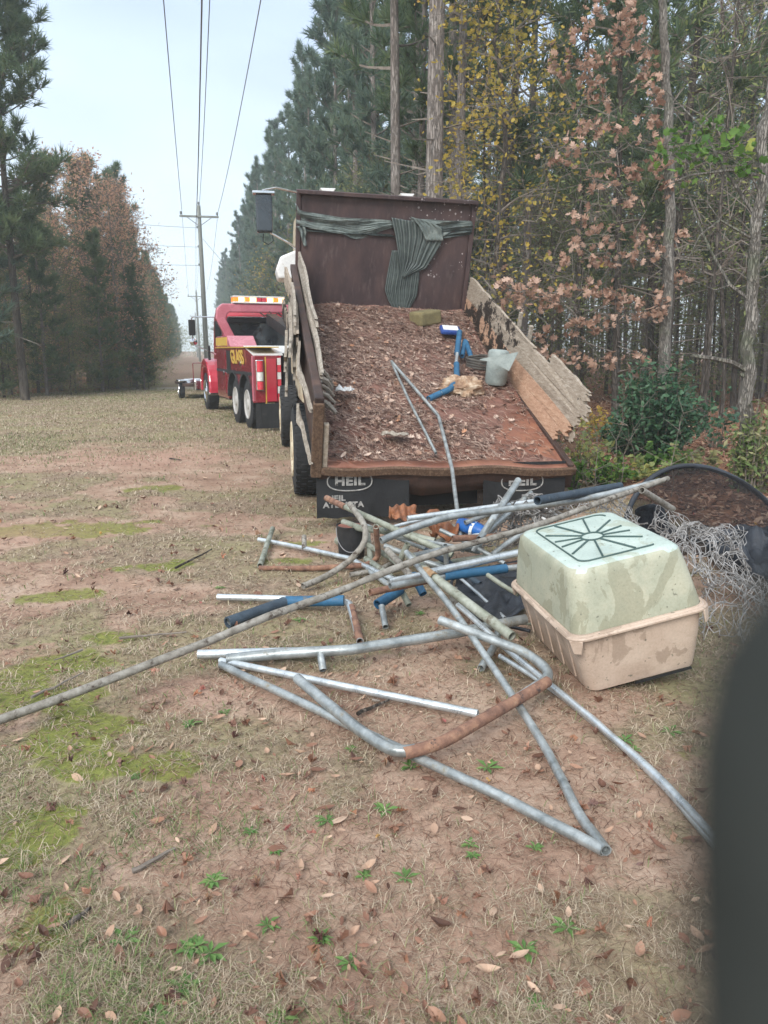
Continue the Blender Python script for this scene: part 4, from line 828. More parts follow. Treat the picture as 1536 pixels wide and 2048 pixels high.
# floor with slight dents
nx, ny = 40, 70; mb = MBB(); vs = []; fs = []
for j in range(ny + 1):
    for i in range(nx + 1):
        x = BW * i / nx; y = BL * j / ny; z = .012 * mnoise.noise(Vector((x * 2, y * 2, 0))) - .02 * math.exp(-((y) / .25) ** 2) * (.4 + .6 * math.sin(x * 2.2 + .3) ** 2)
        vs.append((x, y, z))
for j in range(ny):
    for i in range(nx): a = j * (nx + 1) + i; fs.append((a, a + 1, a + nx + 2, a + nx + 1))
mb.add(vs, fs); bedpart(mb, 'bed_floor', M['bed_rust'], 60)
mb = MBB(); mb.box((-.02, .12, -.14), (BW + .02, BL, -.035)); bedpart(mb, 'floor_frame', M['steel_dark'])
# rear lip: bent channel + hanging apron with wavy edge
def lipz(x): return -.008 * math.sin(x * 3.1) - .012 * math.sin(x * 7)
mb = MBB(); vs = []; fs = []; n = 48; drop = [(0, .13), (.18, .15), (.55, .19), (.95, .235), (1.2, .215), (1.5, .19), (1.9, .175), (2.34, .15)]
for i in range(n + 1):
    x = -.03 + (BW + .10) * i / n; d = float(np.interp(x, [a for a, _ in drop], [b for _, b in drop])) + .006 * math.sin(x * 9); z0 = lipz(x)
    row = [(x, .10, z0 + .002), (x, .0, z0 - .004), (x, -.02, z0 - .012), (x, -.022, z0 - .065), (x, .015, z0 - .075), (x, .02 + .012 * math.sin(x * 6), -.075 - d * .45), (x, .045 + .03 * math.sin(x * 4.4), -.075 - d)]
    vs += row
m = 7
for i in range(n):
    for k in range(m - 1): a = i * m + k; fs.append((a, a + m, a + m + 1, a + 1))
mb.add(vs, fs); lip = bedpart(mb, 'rear_lip', None, 50)
for mt in ('wood_dk', 'bed_rust', 'steel_dark'): lip.data.materials.append(M[mt])
for p in lip.data.polygons: k = p.index % (m - 1); p.material_index = 1 if k == 0 else 0 if k < 3 else 2
sdm = lip.modifiers.new('thick', 'SOLIDIFY'); sdm.thickness = .008
# headboard, flange, grille, corner posts
def hb(x, h, off=0): return (x, BL - h * math.sin(-LEAN) * -1 - off * math.cos(LEAN), h * math.cos(LEAN) - off * math.sin(-LEAN) * 0)
vs = []; fs = []; nx, nh = 30, 22
mb = MBB()
for j in range(nh + 1):
    for i in range(nx + 1):
        x = BW * i / nx; h = BH * j / nh; x2 = x; b = .012 * mnoise.noise(Vector((x * 1.6, h * 1.6, 3)))
        vs.append((x2, BL - h * math.sin(LEAN) + b, h * math.cos(LEAN)))
for j in range(nh):
    for i in range(nx): a = j * (nx + 1) + i; fs.append((a, a + 1, a + nx + 2, a + nx + 1))
mb.add(vs, fs); h_ = bedpart(mb, 'headboard', M['head_steel'], 60); sm = h_.modifiers.new('thick', 'SOLIDIFY'); sm.thickness = -.03
HM = Matrix.Translation((0, BL, 0)) @ Matrix.Rotation(LEAN, 4, 'X')     # headboard-local: x, -y towards camera, z up
mb = MB(BM @ HM); mb.box((-.03, -.10, BH - .012), (BW + .03, .02, BH + .012)); mb.box((-.03, -.115, BH - .035), (BW + .03, -.10, BH + .012)); bedpart(mb, 'top_flange', M['head_steel'], bevel=.006)
mb = MB(BM @ HM); mb.prism([(-.03, BH + .01), (-.10, BH), (-.10, BH - .05), (-.03, BH - .16)], (BW + .005, BW + .03)); bedpart(mb, 'flange_end', M['head_steel'])
for xx in (-.03, BW - .03): mb = MB(BM @ HM); mb.box((xx, -.05, 0), (xx + .06, -.012, BH - .03)); bedpart(mb, 'corner_post', M['head_steel'], bevel=.008)
gi = (BM @ HM).inverted()
a = gi @ hplane(727, 512, .02); b = gi @ hplane(800, 540, .02)
gr = MB(BM @ HM).box((a.x, -.016, b.z), (b.x, -.008, a.z)); gr = bedpart(gr, 'grille', M['black'])
mb = MB(BM @ HM)
for k in range(26):
    x = a.x + (b.x - a.x) * k / 25
    for q in range(4): z = b.z + (a.z - b.z) * q / 4; h = (a.z - b.z) / 4; mb.tube([(x, -.02, z), (x + .010, -.026, z + h / 2), (x, -.02, z + h)], .0028, 4)
o = mb.build('grille_mesh', M['steel_dark'], gr); o.matrix_parent_inverse = Matrix()

# planks
def ragged(y0, y1, z0, z1, e0=.05, e1=.05, k=7, top=0.0, bot=0.0):
    """outline (y,z) of a plank with splintered ends and nibbled edges"""
    P = []; n = 14
    P += [(y0 + (y1 - y0) * i / n, z0 + bot * random.uniform(-1, 1) * (0 < i < n)) for i in range(n + 1)]
    P += [(y1 + e1 * random.uniform(-1, 1), z0 + (z1 - z0) * (i + .5) / k) for i in range(k)]
    P += [(y1 - (y1 - y0) * i / n, z1 + top * random.uniform(-1, 1) * (0 < i < n)) for i in range(n + 1)]
    P += [(y0 + e0 * random.uniform(-1, 1), z1 - (z1 - z0) * (i + .5) / k) for i in range(k)]
    return P
def plankmesh(pts, x0, x1, fn=None):
    m = MB(); m.prism(pts, (x0, x1)); 
    if fn: m.v = [fn(v) for v in m.v]
    m.v = [tuple(BM @ Vector(v)) for v in m.v]; return m
random.seed(3)
# right boards: lean outward, more so to the rear
RT = [(545, 935), ]
def rfn(v):
    x, y, z = v; t = 1 - min(max(y / BL, 0), 1); a = .05 + .11 * t ** 1.2; bend = .012 * math.sin(y * 2.1)
    return (BW + .02 + x * math.cos(a) + z * math.sin(a) + bend, y, z * math.cos(a) - x * math.sin(a))
RB = [ # (y0,y1,z0,z1,e0,material)
 (.52, 4.34, .00, .17, .05, 'wood_red'), (.34, 4.34, .1705, .317, .05, 'wood_red'), (.22, 4.35, .3175, .457, .07, 'wood'), (.10, 1.75, .4575, .58, .08, 'wood'), (1.62, 4.33, .4575, .60, .10, 'wood'), (.20, 1.18, .5805, .69, .10, 'wood')]
for y0, y1, z0, z1, e0, mt in RB:
    o = bedpart(plankmesh(ragged(y0, y1, z0, z1, e0, .03, 8, .012 if z1 > .55 else .0, .0), -.018 + .0015 * (z0 * 7 % 1), .018, rfn), 'plank', M[mt])
for k in range(9):   # rotten inner plies at the ragged rear end
    y0 = random.uniform(.15, .5); z0 = random.uniform(.02, .5); o = bedpart(plankmesh(ragged(y0, y0 + random.uniform(.12, .3), z0, z0 + random.uniform(.05, .11), .05, .05, 5, .015, .015), .02 + .006 * k, .03 + .006 * k, rfn), 'plank_splinter', M['wood_dk' if k % 2 else 'wood'])
mb = MBB(); mb.box((BW - .01, 0, -.06), (BW + .05, BL, .03)); bedpart(mb, 'side_sill', M['steel_dark'], bevel=.008)
for y in (1.95, 2.35): mb = MB(BM); mb.box((BW + .11, y, -.05), (BW + .15, y + .05, .74 if y > 2 else .72)); bedpart(mb, 'stake', M['wood_grey'], bevel=.006)
# left side: steel rail, post and layered rotten boards
mb = MBB(); mb.prism([(-.02, -.05), (BL - .1, -.05), (BL - .1, .66), (3.0, .665), (.35, .655), (.02, .62)], (-.075, -.035)); bedpart(mb, 'steel_side', M['steel_dark'], bevel=.01)
mb = MBB(); mb.box((-.10, 0, .60), (-.02, BL - .05, .67)); bedpart(mb, 'side_rail', M['steel_dark'], bevel=.01)
mb = MBB(); mb.box((-.11, -.03, -.10), (-.015, .06, .62)); bedpart(mb, 'rear_post', M['wood_dk'], bevel=.01)
mb = MBB(); mb.box((-.012, -.01, -.005), (.035, .05, .42)); bedpart(mb, 'rear_post', M['wood'], bevel=.006)
def lfn(v): x, y, z = v; return (-.03 + x + .012 * math.sin(y * 3 + z * 5), y, z)
for y0, y1, z0, z1, x0, mt in ((.75, 4.3, .52, .70, .035, 'wood_grey'), (1.6, 4.33, .60, .83, .04, 'wood_grey'), (.5, 2.3, .62, .74, .02, 'wood_grey'), (.9, 4.3, .30, .515, .03, 'wood_grey'), (.06, 1.2, .02, .30, .035, 'wood_dk'), (1.2, 4.3, .02, .295, .03, 'wood_dk')):
    bedpart(plankmesh(ragged(y0, y1, z0, z1, .09, .03, 6, .014, .006), x0, x0 + .03, lfn), 'plank', M[mt])
def ofn(v): x, y, z = v; return (-.10 - x - .03 * math.sin(y * 1.7) - .05 * max(0, (1.6 - y)) * (y > .8), y, z)
for y0, y1, z0, z1, x0, mt in ((1.75, 4.2, .44, .66, .03, 'wood'), (1.5, 3.4, .20, .44, .05, 'wood_grey'), (1.45, 2.6, .48, .64, .10, 'wood_grey'), (1.55, 2.3, .02, .26, .13, 'wood_grey'), (2.2, 4.25, .02, .22, .05, 'wood'), (1.5, 2.2, .30, .50, .145, 'wood_grey'), (1.8, 3.0, .55, .80, .06, 'wood_grey'), (.1, 1.7, .50, .56, .01, 'wood_grey'), (.0, 1.2, .02, .07, .0, 'wood_grey')):
    bedpart(plankmesh(ragged(y0, y1, z0, z1, .10, .06, 7, .02, .01), x0, x0 + .028, ofn), 'plank', M[mt])
# flaps, chassis, wheels, cab -- in truck frame (yaw only)
def TL(x, y, z): return (x, y, z)
flm = []
def flap(x0, x1, y, z0, z1):
    m = MB(); n = 14; m.prism([(x0 + (x1 - x0) * i / n, z0 + .008 * math.sin(i * 1.7)) for i in range(n + 1)] + [(x1, z1), (x0, z1)], (y, y + .012), 'y'); return m.build('mud_flap', M['rubber'] if False else M['black'], dt)
f1 = flap(-.06, .80, .06, .085, .56); f2 = flap(1.52, 2.33, .08, .085, .56)
MB().box((.78, .35, .12), (1.54, .42, .54)).build('undercarriage', M['black'], dt)
MB().box((-.02, .2, .34), (2.3, .34, .46)).build('rear_crossmember', M['black'], dt)
def heil(parent, cx, z, y, sc=1.0):
    pts = lambda a, b, n=36: [(cx + a * math.copysign(abs(math.cos(2 * PI * i / n)) ** .8, math.cos(2 * PI * i / n)), z + b * math.copysign(abs(math.sin(2 * PI * i / n)) ** .8, math.sin(2 * PI * i / n))) for i in range(n)]
    m = MB(); P = pts(.205 * sc, .088 * sc); m.tube([(a, y - .003, b) for a, b in P + [P[0], P[1]]], .0065, 6); m.build('oval_emblem', M['print_grey'], parent)
    me = text_mesh('HEIL', .115 * sc, .002, 1.12, 0, .0055); o = link('lettering', me, parent, [M['print_grey']]); o.location = (cx, y - .003, z); o.rotation_euler = (PI / 2, 0, 0); o.scale = (1.12, 1, 1)
    mm = MB()
    for sx in (-.135, -.085): pass
    return o
heil(f1, .245, .425, .056); heil(f2, 1.90, .375, .076)
for txt, z in (('HEIL', .268), ('ATLANTA', .205)):
    o = link('lettering', text_mesh(txt, .07, .002, 1.05, 0, .003), f1, [M['print_grey']]); o.rotation_euler = (PI / 2, 0, 0); o.scale = (1.15, 1, 1); o.location = (.02 + (.1 if txt == 'HEIL' else .165), .055, z)

mb = MB(); mb.box((.62, 1.5, .62), (.76, 7.2, .86)); mb.box((1.58, 1.5, .62), (1.72, 7.2, .86)); mb.box((.6, 2.5, .66), (1.74, 2.62, .82)); mb.box((-.0, 1.75, .45), (2.3, 1.95, .6)); mb.build('chassis_frame', M['black'], dt, bevel=.01)
MB().tube([(1.17, 3.7, .8), (1.17, 3.5, 1.62)], .09, 10).build('hoist_cylinder', M['steel_dark'], dt, 40)
for xx in (-.06, .26, 2.04, 2.36): 
    ob = wheel(dt, (xx, 1.82, .51), .51, .27, M['cream'])
    if xx > 1: ob.rotation_euler = (0, 0, PI if xx > 2.3 else 0)
for xx in (-.05, 2.3): wheel(dt, (xx, 6.4, .51), .51, .28, M['cream'], front=True)
cabp = [(4.95, .8), (4.95, 3.45), (5.1, 3.62), (6.3, 3.66), (6.6, 3.5), (6.9, 2.6), (6.95, .8)]
MB().prism(cabp, (.10, 2.22)).build('cab', M['cream'], dt, bevel=.06)
MB().box((.02, 5.05, 1.2), (.12, 6.6, 2.55)).build('cab_side', M['cream'], dt, bevel=.03)
MB().prism([(-.20, 2.62), (-.24, 2.75), (-.17, 2.93), (.05, 3.02), (.12, 3.02), (.12, 2.62)], (4.93, 5.6), 'y').build('cab_corner', M['white'], dt, bevel=.03)
MB().prism([(4.9, .8), (8.2, .8), (8.2, 1.7), (7.9, 1.95), (6.8, 2.2), (4.9, 2.2)], (.35, 1.97)).build('hood', M['cream'], dt, bevel=.06)
MB().box((.35, 4.94, 2.4), (1.97, 4.97, 3.1)).build('rear_window', M['glass_dark'], dt)
mi_ = MB().box((-.50, 5.1, 3.28), (-.26, 5.2, 3.82)).build('mirror', M['glass_dark'], dt, bevel=.03)
MB().box((-.54, 5.08, 3.81), (-.22, 5.22, 3.85)).build('mirror_cap', M['chrome'], mi_, bevel=.01)
MB().tube([(-.4, 5.15, 3.86), (-.2, 5.13, 3.90), (.15, 5.12, 3.84)], .016, 6).build('mirror_arm', M['chrome'], mi_)
MB().tube([(-.3, 5.15, 3.28), (.0, 5.12, 3.12), (.15, 5.12, 3.0)], .016, 6).build('mirror_arm', M['chrome'], mi_)
MB().tube([(-.4, 5.16, 3.27), (-.41, 5.17, 3.16), (-.33, 5.17, 3.12), (-.26, 5.16, 3.17), (-.27, 5.16, 3.27)], .008, 5).build('mirror_bracket', M['black'], mi_)
for px, py, w_ in ((656, 383, 30), (815, 394, 28)):
    q = D(px, py, 12.3); lp = DTI @ Vector(q); hw = w_ / 2 / FPX * 12.3
    MB().prism([(lp.x - hw, lp.z + .05), (lp.x + hw, lp.z + .05), (lp.x + hw * .35, lp.z - .05), (lp.x - hw * .35, lp.z - .05)], (lp.y, lp.y + .2), 'y').build('roof_light', M['white'], dt, bevel=.008)
    MB().tube([(lp.x, lp.y + .1, lp.z - .05), (lp.x, lp.y + .1, 3.6)], .03, 8).build('light_bracket', M['white'], dt)
MB().box((.5, 5.0, 3.66), (1.1, 5.12, 3.78)).build('roof_marker', M['white'], dt, bevel=.01)

# torn cover hanging from the headboard
def sheet(name, left, right, nu, nv, amp, waves, mat, off, parent=None, seed=0, thick=.004):
    """ruled cloth between two pixel polylines on the headboard plane"""
    def samp(pl, t):
        P = np.array(pl, float); s = np.concatenate([[0], np.cumsum(np.hypot(*np.diff(P, axis=0).T))]); s /= s[-1]; return np.interp(t, s, P[:, 0]), np.interp(t, s, P[:, 1])
    V = []; Rn = []
    nl = np.array(BR @ Vector((0, -math.cos(LEAN), -math.sin(LEAN))))
    for j in range(nv + 1):
        t = j / nv; lx, ly = samp(left, t); rx, ry = samp(right, t)
        for i in range(nu + 1):
            u = i / nu; px = lx + (rx - lx) * u; py = ly + (ry - ly) * u; wv = amp * (math.sin(u * waves * 2 * PI + .8 * math.sin(t * 3)) + 1) + (.02 if waves > 4 else .05) * mnoise.noise(Vector((u * 2.5, t * 2.5, seed))) + (0 if waves > 4 else .028 * abs(mnoise.noise(Vector((u * 9 + t * 3, t * 4, seed + 3)))) + .012 * mnoise.noise(Vector((u * 24, t * 10, seed))))
            w_ = np.array(hplane(px, py, 0.02)) + nl * (off + wv); V.append(w_); Rn.append(u)
    F = [(j * (nu + 1) + i, j * (nu + 1) + i + 1, (j + 1) * (nu + 1) + i + 1, (j + 1) * (nu + 1) + i) for j in range(nv) for i in range(nu)]
    me = np_mesh(name, V, [np.array(F)], [mat], Rn, smooth=True); o = link(name, me, parent); sm = o.modifiers.new('thick', 'SOLIDIFY'); sm.thickness = thick; return o
cov = empty('torn_tarp', tuple(hplane(700, 440)), (0, 0, 0), 'torn green grey tarp gathered and hanging down the inside of the headboard', 'tarp')
bpy.context.view_layer.update(); ci = cov.matrix_world.inverted()
for a_ in ((('strip', [(594, 410), (600, 421), (680, 434), (780, 440)], [(592, 446), (625, 458), (660, 463), (690, 468), (706, 478), (722, 477), (745, 470), (762, 462), (792, 452)], 90, 20, .002, 0, M['tarp_plain'], .03)),
           (('strip', [(600, 448), (690, 466), (780, 468)], [(593, 461), (690, 467), (792, 474)], 60, 8, .002, 0, M['tarp'], .02)),
           (('strip', [(818, 436), (880, 440), (942, 442)], [(850, 478), (880, 474), (900, 463), (944, 454)], 60, 16, .002, 0, M['tarp_plain'], .03)),
           (('strip', [(860, 462), (900, 452), (944, 450)], [(858, 478), (900, 474), (940, 468)], 20, 5, .012, 3, M['tarp'], .02)),
           (('hanging_panel', [(783, 500), (775, 540), (768, 578), (775, 600), (797, 634)], [(818, 500), (838, 545), (833, 590), (818, 618), (800, 635)], 34, 30, .006, 9, M['tarp'], .03)),
           (('hanging_panel', [(781, 434), (789, 470), (797, 520), (803, 552)], [(884, 452), (880, 485), (850, 535), (806, 553)], 60, 40, .007, 9, M['tarp'], .055)),
           (('hanging_panel', [(819, 432), (835, 450), (850, 480)], [(868, 446), (880, 456), (884, 480)], 24, 14, .008, 5, M['tarp_plain'], .075)),
           (('torn_strip', [(592, 452), (600, 462), (603, 480), (608, 492)], [(608, 450), (612, 462), (611, 478), (613, 490)], 8, 12, .006, 1, M['tarp_plain'], .03))):
    o = sheet(*a_[:9], parent=cov); o.matrix_parent_inverse = ci

# ---- debris layer on the bed floor
def mound(x, y):
    h = .015 + .10 * fbm(x + 3, y + 7, 1.6, 1) + .04 * (fbm(x, y, 7, 2) - .5)
    h = h * sstep(y, .15, 1.1) * (1 - .85 * sstep(x, BW - .9, BW - .25) * (1 - sstep(y, .9, 2.0))) + .10 * sstep(y, 2.9, 4.3)
    return np.maximum(h * (.35 + .65 * sstep(x, 0, .3)) - .012, -.03)
gx, gy = np.meshgrid(np.linspace(.02, BW - .02, 110), np.linspace(.04, BL - .02, 200)); gzv = mound(gx, gy)
V = np.stack([gx, gy, gzv, np.ones_like(gx)], -1).reshape(-1, 4) @ BMn.T; i = (np.arange(199)[:, None] * 110 + np.arange(109)[None]).reshape(-1)
m_, t, nn, l = newmat('bed_debris'); v = coords(t, (1, 1, 1), False)
c = ramp_node(t, [(.28, (.09, .042, .036)), (.45, (.20, .10, .078)), (.6, (.32, .175, .13)), (.78, (.48, .32, .25))], noise_(t, v, 22, 9, .82, .6)); c = mixc(t, maprange(t, noise_(t, v, 1.5, 4), .5, .68, 0, .6), c, (.30, .125, .085))
g = noise_(t, v, 45, 6, .8); finish(m_, t, c, .7, 0, g, 1.0, .02, .35)
deb = tag(link('leaf_debris', np_mesh('leaf_debris', V[:, :3], [np.stack([i, i + 1, i + 111, i + 110], 1)], [m_], smooth=True)), 'dark rotting leaf mould spread over the raised truck bed', 'leaf litter', kind='stuff')
n = 62000; x = RNG.random(n) * (BW - .08) + .04; y = .12 + RNG.random(n) * (BL - .2); cl = fbm(x, y, 3, 0); dens = np.clip(.25 + 1.6 * (cl - .35), .05, 1) * (sstep(x, BW - .1, BW - .9) * .0 + 1) * (1 - .8 * sstep(x, BW - .9, BW - .5) * (1 - sstep(y, .9, 2.2))); k = RNG.random(n) < dens; x, y = x[k], y[k]; n = len(x)
z = mound(x, y) + .012; lw = RNG.random(n) < .12
Pl = np.stack([x, y, z], 1); A1 = leaves(Pl[lw], .03 + .045 * RNG.random(lw.sum()), .5, 'tri', .6); A2 = leaves(Pl[lw][::2], .04 + .045 * RNG.random(len(Pl[lw][::2])), .45, 'oak', .7)
s_ = ~lw; B = blades(x[s_], y[s_], z[s_], .05 + .09 * RNG.random(s_.sum()), .004 + .004 * RNG.random(s_.sum()), 1.35 + .25 * RNG.random(s_.sum()), RNG.random(s_.sum()), yaw=RNG.normal(2.25, .55, s_.sum()) + PI * (RNG.random(s_.sum()) < .5))
V, F, R, mi = merge([A1, A2, B]); V = np.hstack([V, np.ones((len(V), 1))]) @ BMn.T
tag(link('straw_and_leaves', np_mesh('straw_and_leaves', V[:, :3], F, [M['litter_dark']], R, mi)), 'matted pine straw and small leaves lying on the truck bed', 'leaf litter', kind='stuff')
LB = []
for kd in ('oak', 'maple', 'oak', 'oval'):
    T, F = leaf_tmpl(kd, 1.0); T = T.copy(); T[:, 2] *= .5 + .7 * random.random(); LB.append(np_mesh('dead_leaf', T, F, [M['leaf_bed']]))
cnt = 0
while cnt < 290:
    x = random.uniform(.08, BW - .1); y = random.uniform(.15, BL - .15)
    dn = .35 + .65 * (fbm(np.array([x]), np.array([y]), 3, 0)[0] > .45); 
    if y > 2.9: dn *= .5
    if x > BW - .8 and y < 1.6: dn *= .25
    if random.random() > dn: continue
    o = link('dead_leaf', random.choice(LB), deb); s = random.uniform(.045, .10); z = float(mound(np.array([x]), np.array([y]))[0]) + .02
    o.matrix_world = BM @ Matrix.Translation((x, y, z)) @ Matrix.Rotation(random.uniform(0, 6.28), 4, 'Z') @ Matrix.Rotation(random.gauss(0, .45) + (PI if random.random() < .4 else 0), 4, 'X') @ Matrix.Diagonal((s, s, s, 1)); cnt += 1
def bp(px, py, z=.1): return np.array(BM @ Vector(bplane(px, py, z)))
def tagp(o, lab, cat, grp=None): return tag(o, lab, cat, grp)
# loose sticks by the left boards
random.seed(8)
for k, (x0, y0, x1, y1, r) in enumerate(((640, 736, 666, 772, .022), (640, 755, 664, 778, .03), (642, 770, 668, 792, .018), (640, 784, 670, 806, .02), (640, 800, 672, 826, .03), (638, 768, 660, 790, .016))):
    a = bp(x0, y0, .42 - .05 * k); b = bp(x1, y1, .16); mid = (a + b) / 2 + np.array([0, 0, .02])
    lab = ('topmost broken stick leaning inside the left boards', 'thick weathered stick second from top inside the left boards', 'thin pale stick in the middle of the leaning sticks', 'dark stick fourth down inside the left boards', 'lowest and widest broken board piece inside the left side', 'short splinter between the leaning sticks')[k]
    tag(MB().tube([a, mid, b], [r, r * 1.1, r * .7], 6).build('broken_stick', M['wood_grey'], None), lab, 'stick', 'broken sticks leaning inside the left boards')
# block near the headboard
c0 = bplane(850, 655, .05); mb = MB(BM @ Matrix.Translation((c0[0], c0[1], .08)) @ Matrix.Rotation(.5, 4, 'Z') @ Matrix.Rotation(-.25, 4, 'X')); mb.box((-.17, -.12, 0), (.20, .14, .19))
tag(mb.build('foam_block', M['foamblock'], None, bevel=.03), 'mossy tan block lying against the foot of the headboard', 'block')
# blue and white box
c0 = bplane(900, 662, .16); BT = BM @ Matrix.Translation((c0[0], c0[1], .14)) @ Matrix.Rotation(-.1, 4, 'Z'); bb = MB(BT).box((-.13, -.11, 0), (.13, .11, .06)).build('plastic_case', M['bluebox'], None, bevel=.02)
MB(BT).box((-.10, -.085, .0605), (.10, .085, .068)).build('white_panel', M['white'], bb, bevel=.01); tag(bb, 'small blue plastic case with white top near the right boards', 'case')
# rusty/white litter scrap
c0 = bplane(682, 780, .13)
def scrap(name, cw, s, mat, lab, cat, seed, M_=None, flat=.5, n=10):
    vs = []; fs = []
    for j in range(n + 1):
        for i in range(n + 1):
            u, v_ = i / n - .5, j / n - .5; q = Vector((u * 3 + seed, v_ * 3, seed * .7)); e = 1 + .35 * mnoise.noise(q * 1.3)
            vs.append((cw[0] + s[0] * (u * e + .12 * mnoise.noise(q + Vector((9, 0, 0)))), cw[1] + s[1] * (v_ * e + .12 * mnoise.noise(q + Vector((0, 9, 0)))), cw[2] + s[2] * (abs(mnoise.noise(q * 1.6)) * 1.5 + (1 - flat) * (.25 - u * u - v_ * v_))))
    for j in range(n):
        for i in range(n): a = j * (n + 1) + i; fs.append((a, a + 1, a + n + 2, a + n + 1))
    m = MB(M_); m.add(vs, fs); o = m.build(name, mat, None, 35); sm = o.modifiers.new('thick', 'SOLIDIFY'); sm.thickness = .003; return tag(o, lab, cat)
scrap('paper_scrap', bp(690, 782, .15), (.16, .12, .05), M['white'], 'small white paper scrap on the leaves near the left boards', 'paper', 2.1)
def crumple(name, cw, s, mat, lab, cat, seed, n=26):
    vs = []; fs = []
    for j in range(n + 1):
        for i in range(2 * n):
            th_, ph = PI * j / n, PI * i / n; d = Vector((math.sin(th_) * math.cos(ph), math.sin(th_) * math.sin(ph), math.cos(th_))); q = d * 2.2 + Vector((seed, 0, 0))
            rr = 1 + .30 * mnoise.noise(q) - .22 * abs(mnoise.noise(q * 2.3)) - .16 * abs(mnoise.noise(q * 4.9)); vs.append((d.x * s[0] * rr, d.y * s[1] * rr, d.z * s[2] * rr))
    m2 = 2 * n
    for j in range(n):
        for i in range(m2): fs.append((j * m2 + i, (j + 1) * m2 + i, (j + 1) * m2 + (i + 1) % m2, j * m2 + (i + 1) % m2))
    m = MB(Matrix.Translation(Vector(cw)) @ BR); m.add(vs, fs); return tag(m.build(name, mat, None, 25), lab, cat)
crumple('crumpled_bag', bp(925, 776, .10), (.26, .17, .13), M['paper'], 'crumpled brown and cream paper bag on the bed beside the grey jug', 'bag', 5.3)
scrap('cardboard_scrap', bp(790, 870, .09), (.24, .16, .04), M['wood_grey'], 'flat grey torn cardboard piece near the middle of the bed', 'cardboard', 7.7, flat=1)
# grey jug, flattened sheet, coil of hose
c0 = bplane(990, 772, .05); JM = BM @ Matrix.Translation((c0[0], c0[1], .06)) @ Matrix.Rotation(-.34, 4, 'X') @ Matrix.Rotation(.06, 4, 'Y')
m = MB(JM); m.lathe([(0, .05), (.0, .10), (.03, .122), (.20, .125), (.36, .122), (.385, .112), (.40, .08)], 20, None, 'z'); m.v = [tuple(v) for v in m.v]
jug = m.build('plastic_jug', M['grey_plastic'], None, 50); tag(jug, 'upright grey plastic jug standing against the right boards', 'jug')
a = [bp(960, 718, .42), bp(1036, 704, .55), bp(1018, 740, .36), bp(985, 722, .42)]
m = MB(); m.add([tuple(p) for p in a] + [tuple(p + np.array([0, 0, -.012])) for p in a], [(0, 1, 2, 3), (7, 6, 5, 4), (0, 4, 5, 1), (1, 5, 6, 2), (2, 6, 7, 3), (3, 7, 4, 0)])
tag(m.build('plastic_sheet', M['grey_plastic'], None), 'pale flat plastic sheet sticking up behind the grey jug', 'sheet')
m = MB(BM @ Matrix.Translation(Vector(bplane(958, 740, .10))))
for q in range(4): m.tube([(.15 * math.cos(a) * (1 + .05 * q), .10 * math.sin(a), .05 + q * .03 + .01 * math.sin(2 * a)) for a in np.linspace(0, 6.28, 22)], .014, 6)
tag(m.build('hose_coil', M['brick_dk'], None, 60), 'dark coil of hose lying behind the crumpled bag', 'hose')

# ---------------------------------------------------------------- pipes
PR = .021
def path_z(pts):
    """pts (px,py,z[m above ground]) -> world"""
    return [G(a, b, c) for a, b, c in pts]
def line_mid(A, B, mids):
    """straight-ish run: A,B world, mids pixels placed on the vertical plane through AB"""
    A, B = np.array(A), np.array(B); n = np.cross(B - A, [0, 0, 1.]); return [A] + [PL(x, y, A, n) for x, y in mids] + [B]
def pipe(pts, label, mat='galv', r=PR, name='steel_pipe', rad=.12, world=False, cat='pipe', group='scrap pipes in the heap', hollow=.8, fil=True, split=None, wob=1):
    P = pts if world else path_z(pts)
    P = [np.array(p, float) for p in P]; Q = fillet([tuple(p) for p in P], rad) if fil and len(P) > 2 else [Vector(p) for p in P]
    W_ = [Vector(Q[0])]
    for a, b in zip(Q[:-1], Q[1:]):
        a, b = Vector(a), Vector(b); k = max(1, int((b - a).length / .09))
        for j in range(1, k + 1): W_.append(a.lerp(b, j / k))
    sd_ = random.uniform(0, 99); RR = []
    for i, p in enumerate(W_):
        q = mnoise.noise_vector(Vector((i * .13, sd_, 0))) * .007 * wob + mnoise.noise_vector(Vector((i * .55, sd_, 5))) * .0018 * wob; W_[i] = p + q; dn = max(0, mnoise.noise(Vector((i * .35, sd_, 9))) - .35); RR.append(r * (1 + .03 * mnoise.noise(Vector((i * .9, sd_, 2))) - .35 * dn))
    o = MB().tube(W_, RR, 14, hollow=hollow).build(name, M[mat], None, 50); tag(o, label, cat, group)
    if split:      # (material, start pixel path) foam sleeve etc as a child
        pass
    return o
def sleeve(parent, pts, mat, r, name='foam_sleeve', world=False):
    P = pts if world else path_z(pts); return MB().tube(fillet([tuple(p) for p in P], .08) if len(P) > 2 else P, r, 14, hollow=.75).build(name, M[mat], parent, 50)
A = G(-260, 1530, .03); B = D(1335, 957, 5.75)
pipe([A, *line_mid(A, B, [(0, 1440), (200, 1368), (400, 1288), (520, 1240), (650, 1192), (750, 1152), (860, 1110), (1040, 1062)])[1:-1], B], 'longest weathered pipe, sloping from the lower left up over the crate corner', 'old_pipe', .020, world=True, rad=.4)
A = G(762, 1082, .42); B = D(1322, 962, 5.9); pipe([A, *line_mid(A, B, [(820, 1056), (900, 1032), (1090, 1010), (1200, 993)])[1:-1], B], 'bent grey pipe running just above the longest pipe to its raised end', 'galv', .024, world=True, rad=.3)
A = G(815, 1037, .40); B = D(1240, 972, 6.0); pw = pipe(wob=0, pts=[A, *line_mid(A, B, [(1075, 1002)])[1:-1], B], label='bright white galvanised pipe with blue foam on its right part', mat='galv_bright', r=.021, world=True)
A2 = G(1075, 1001, .62); sleeve(pw, [A2, tuple(B)], 'foam_dark', .031, world=True)
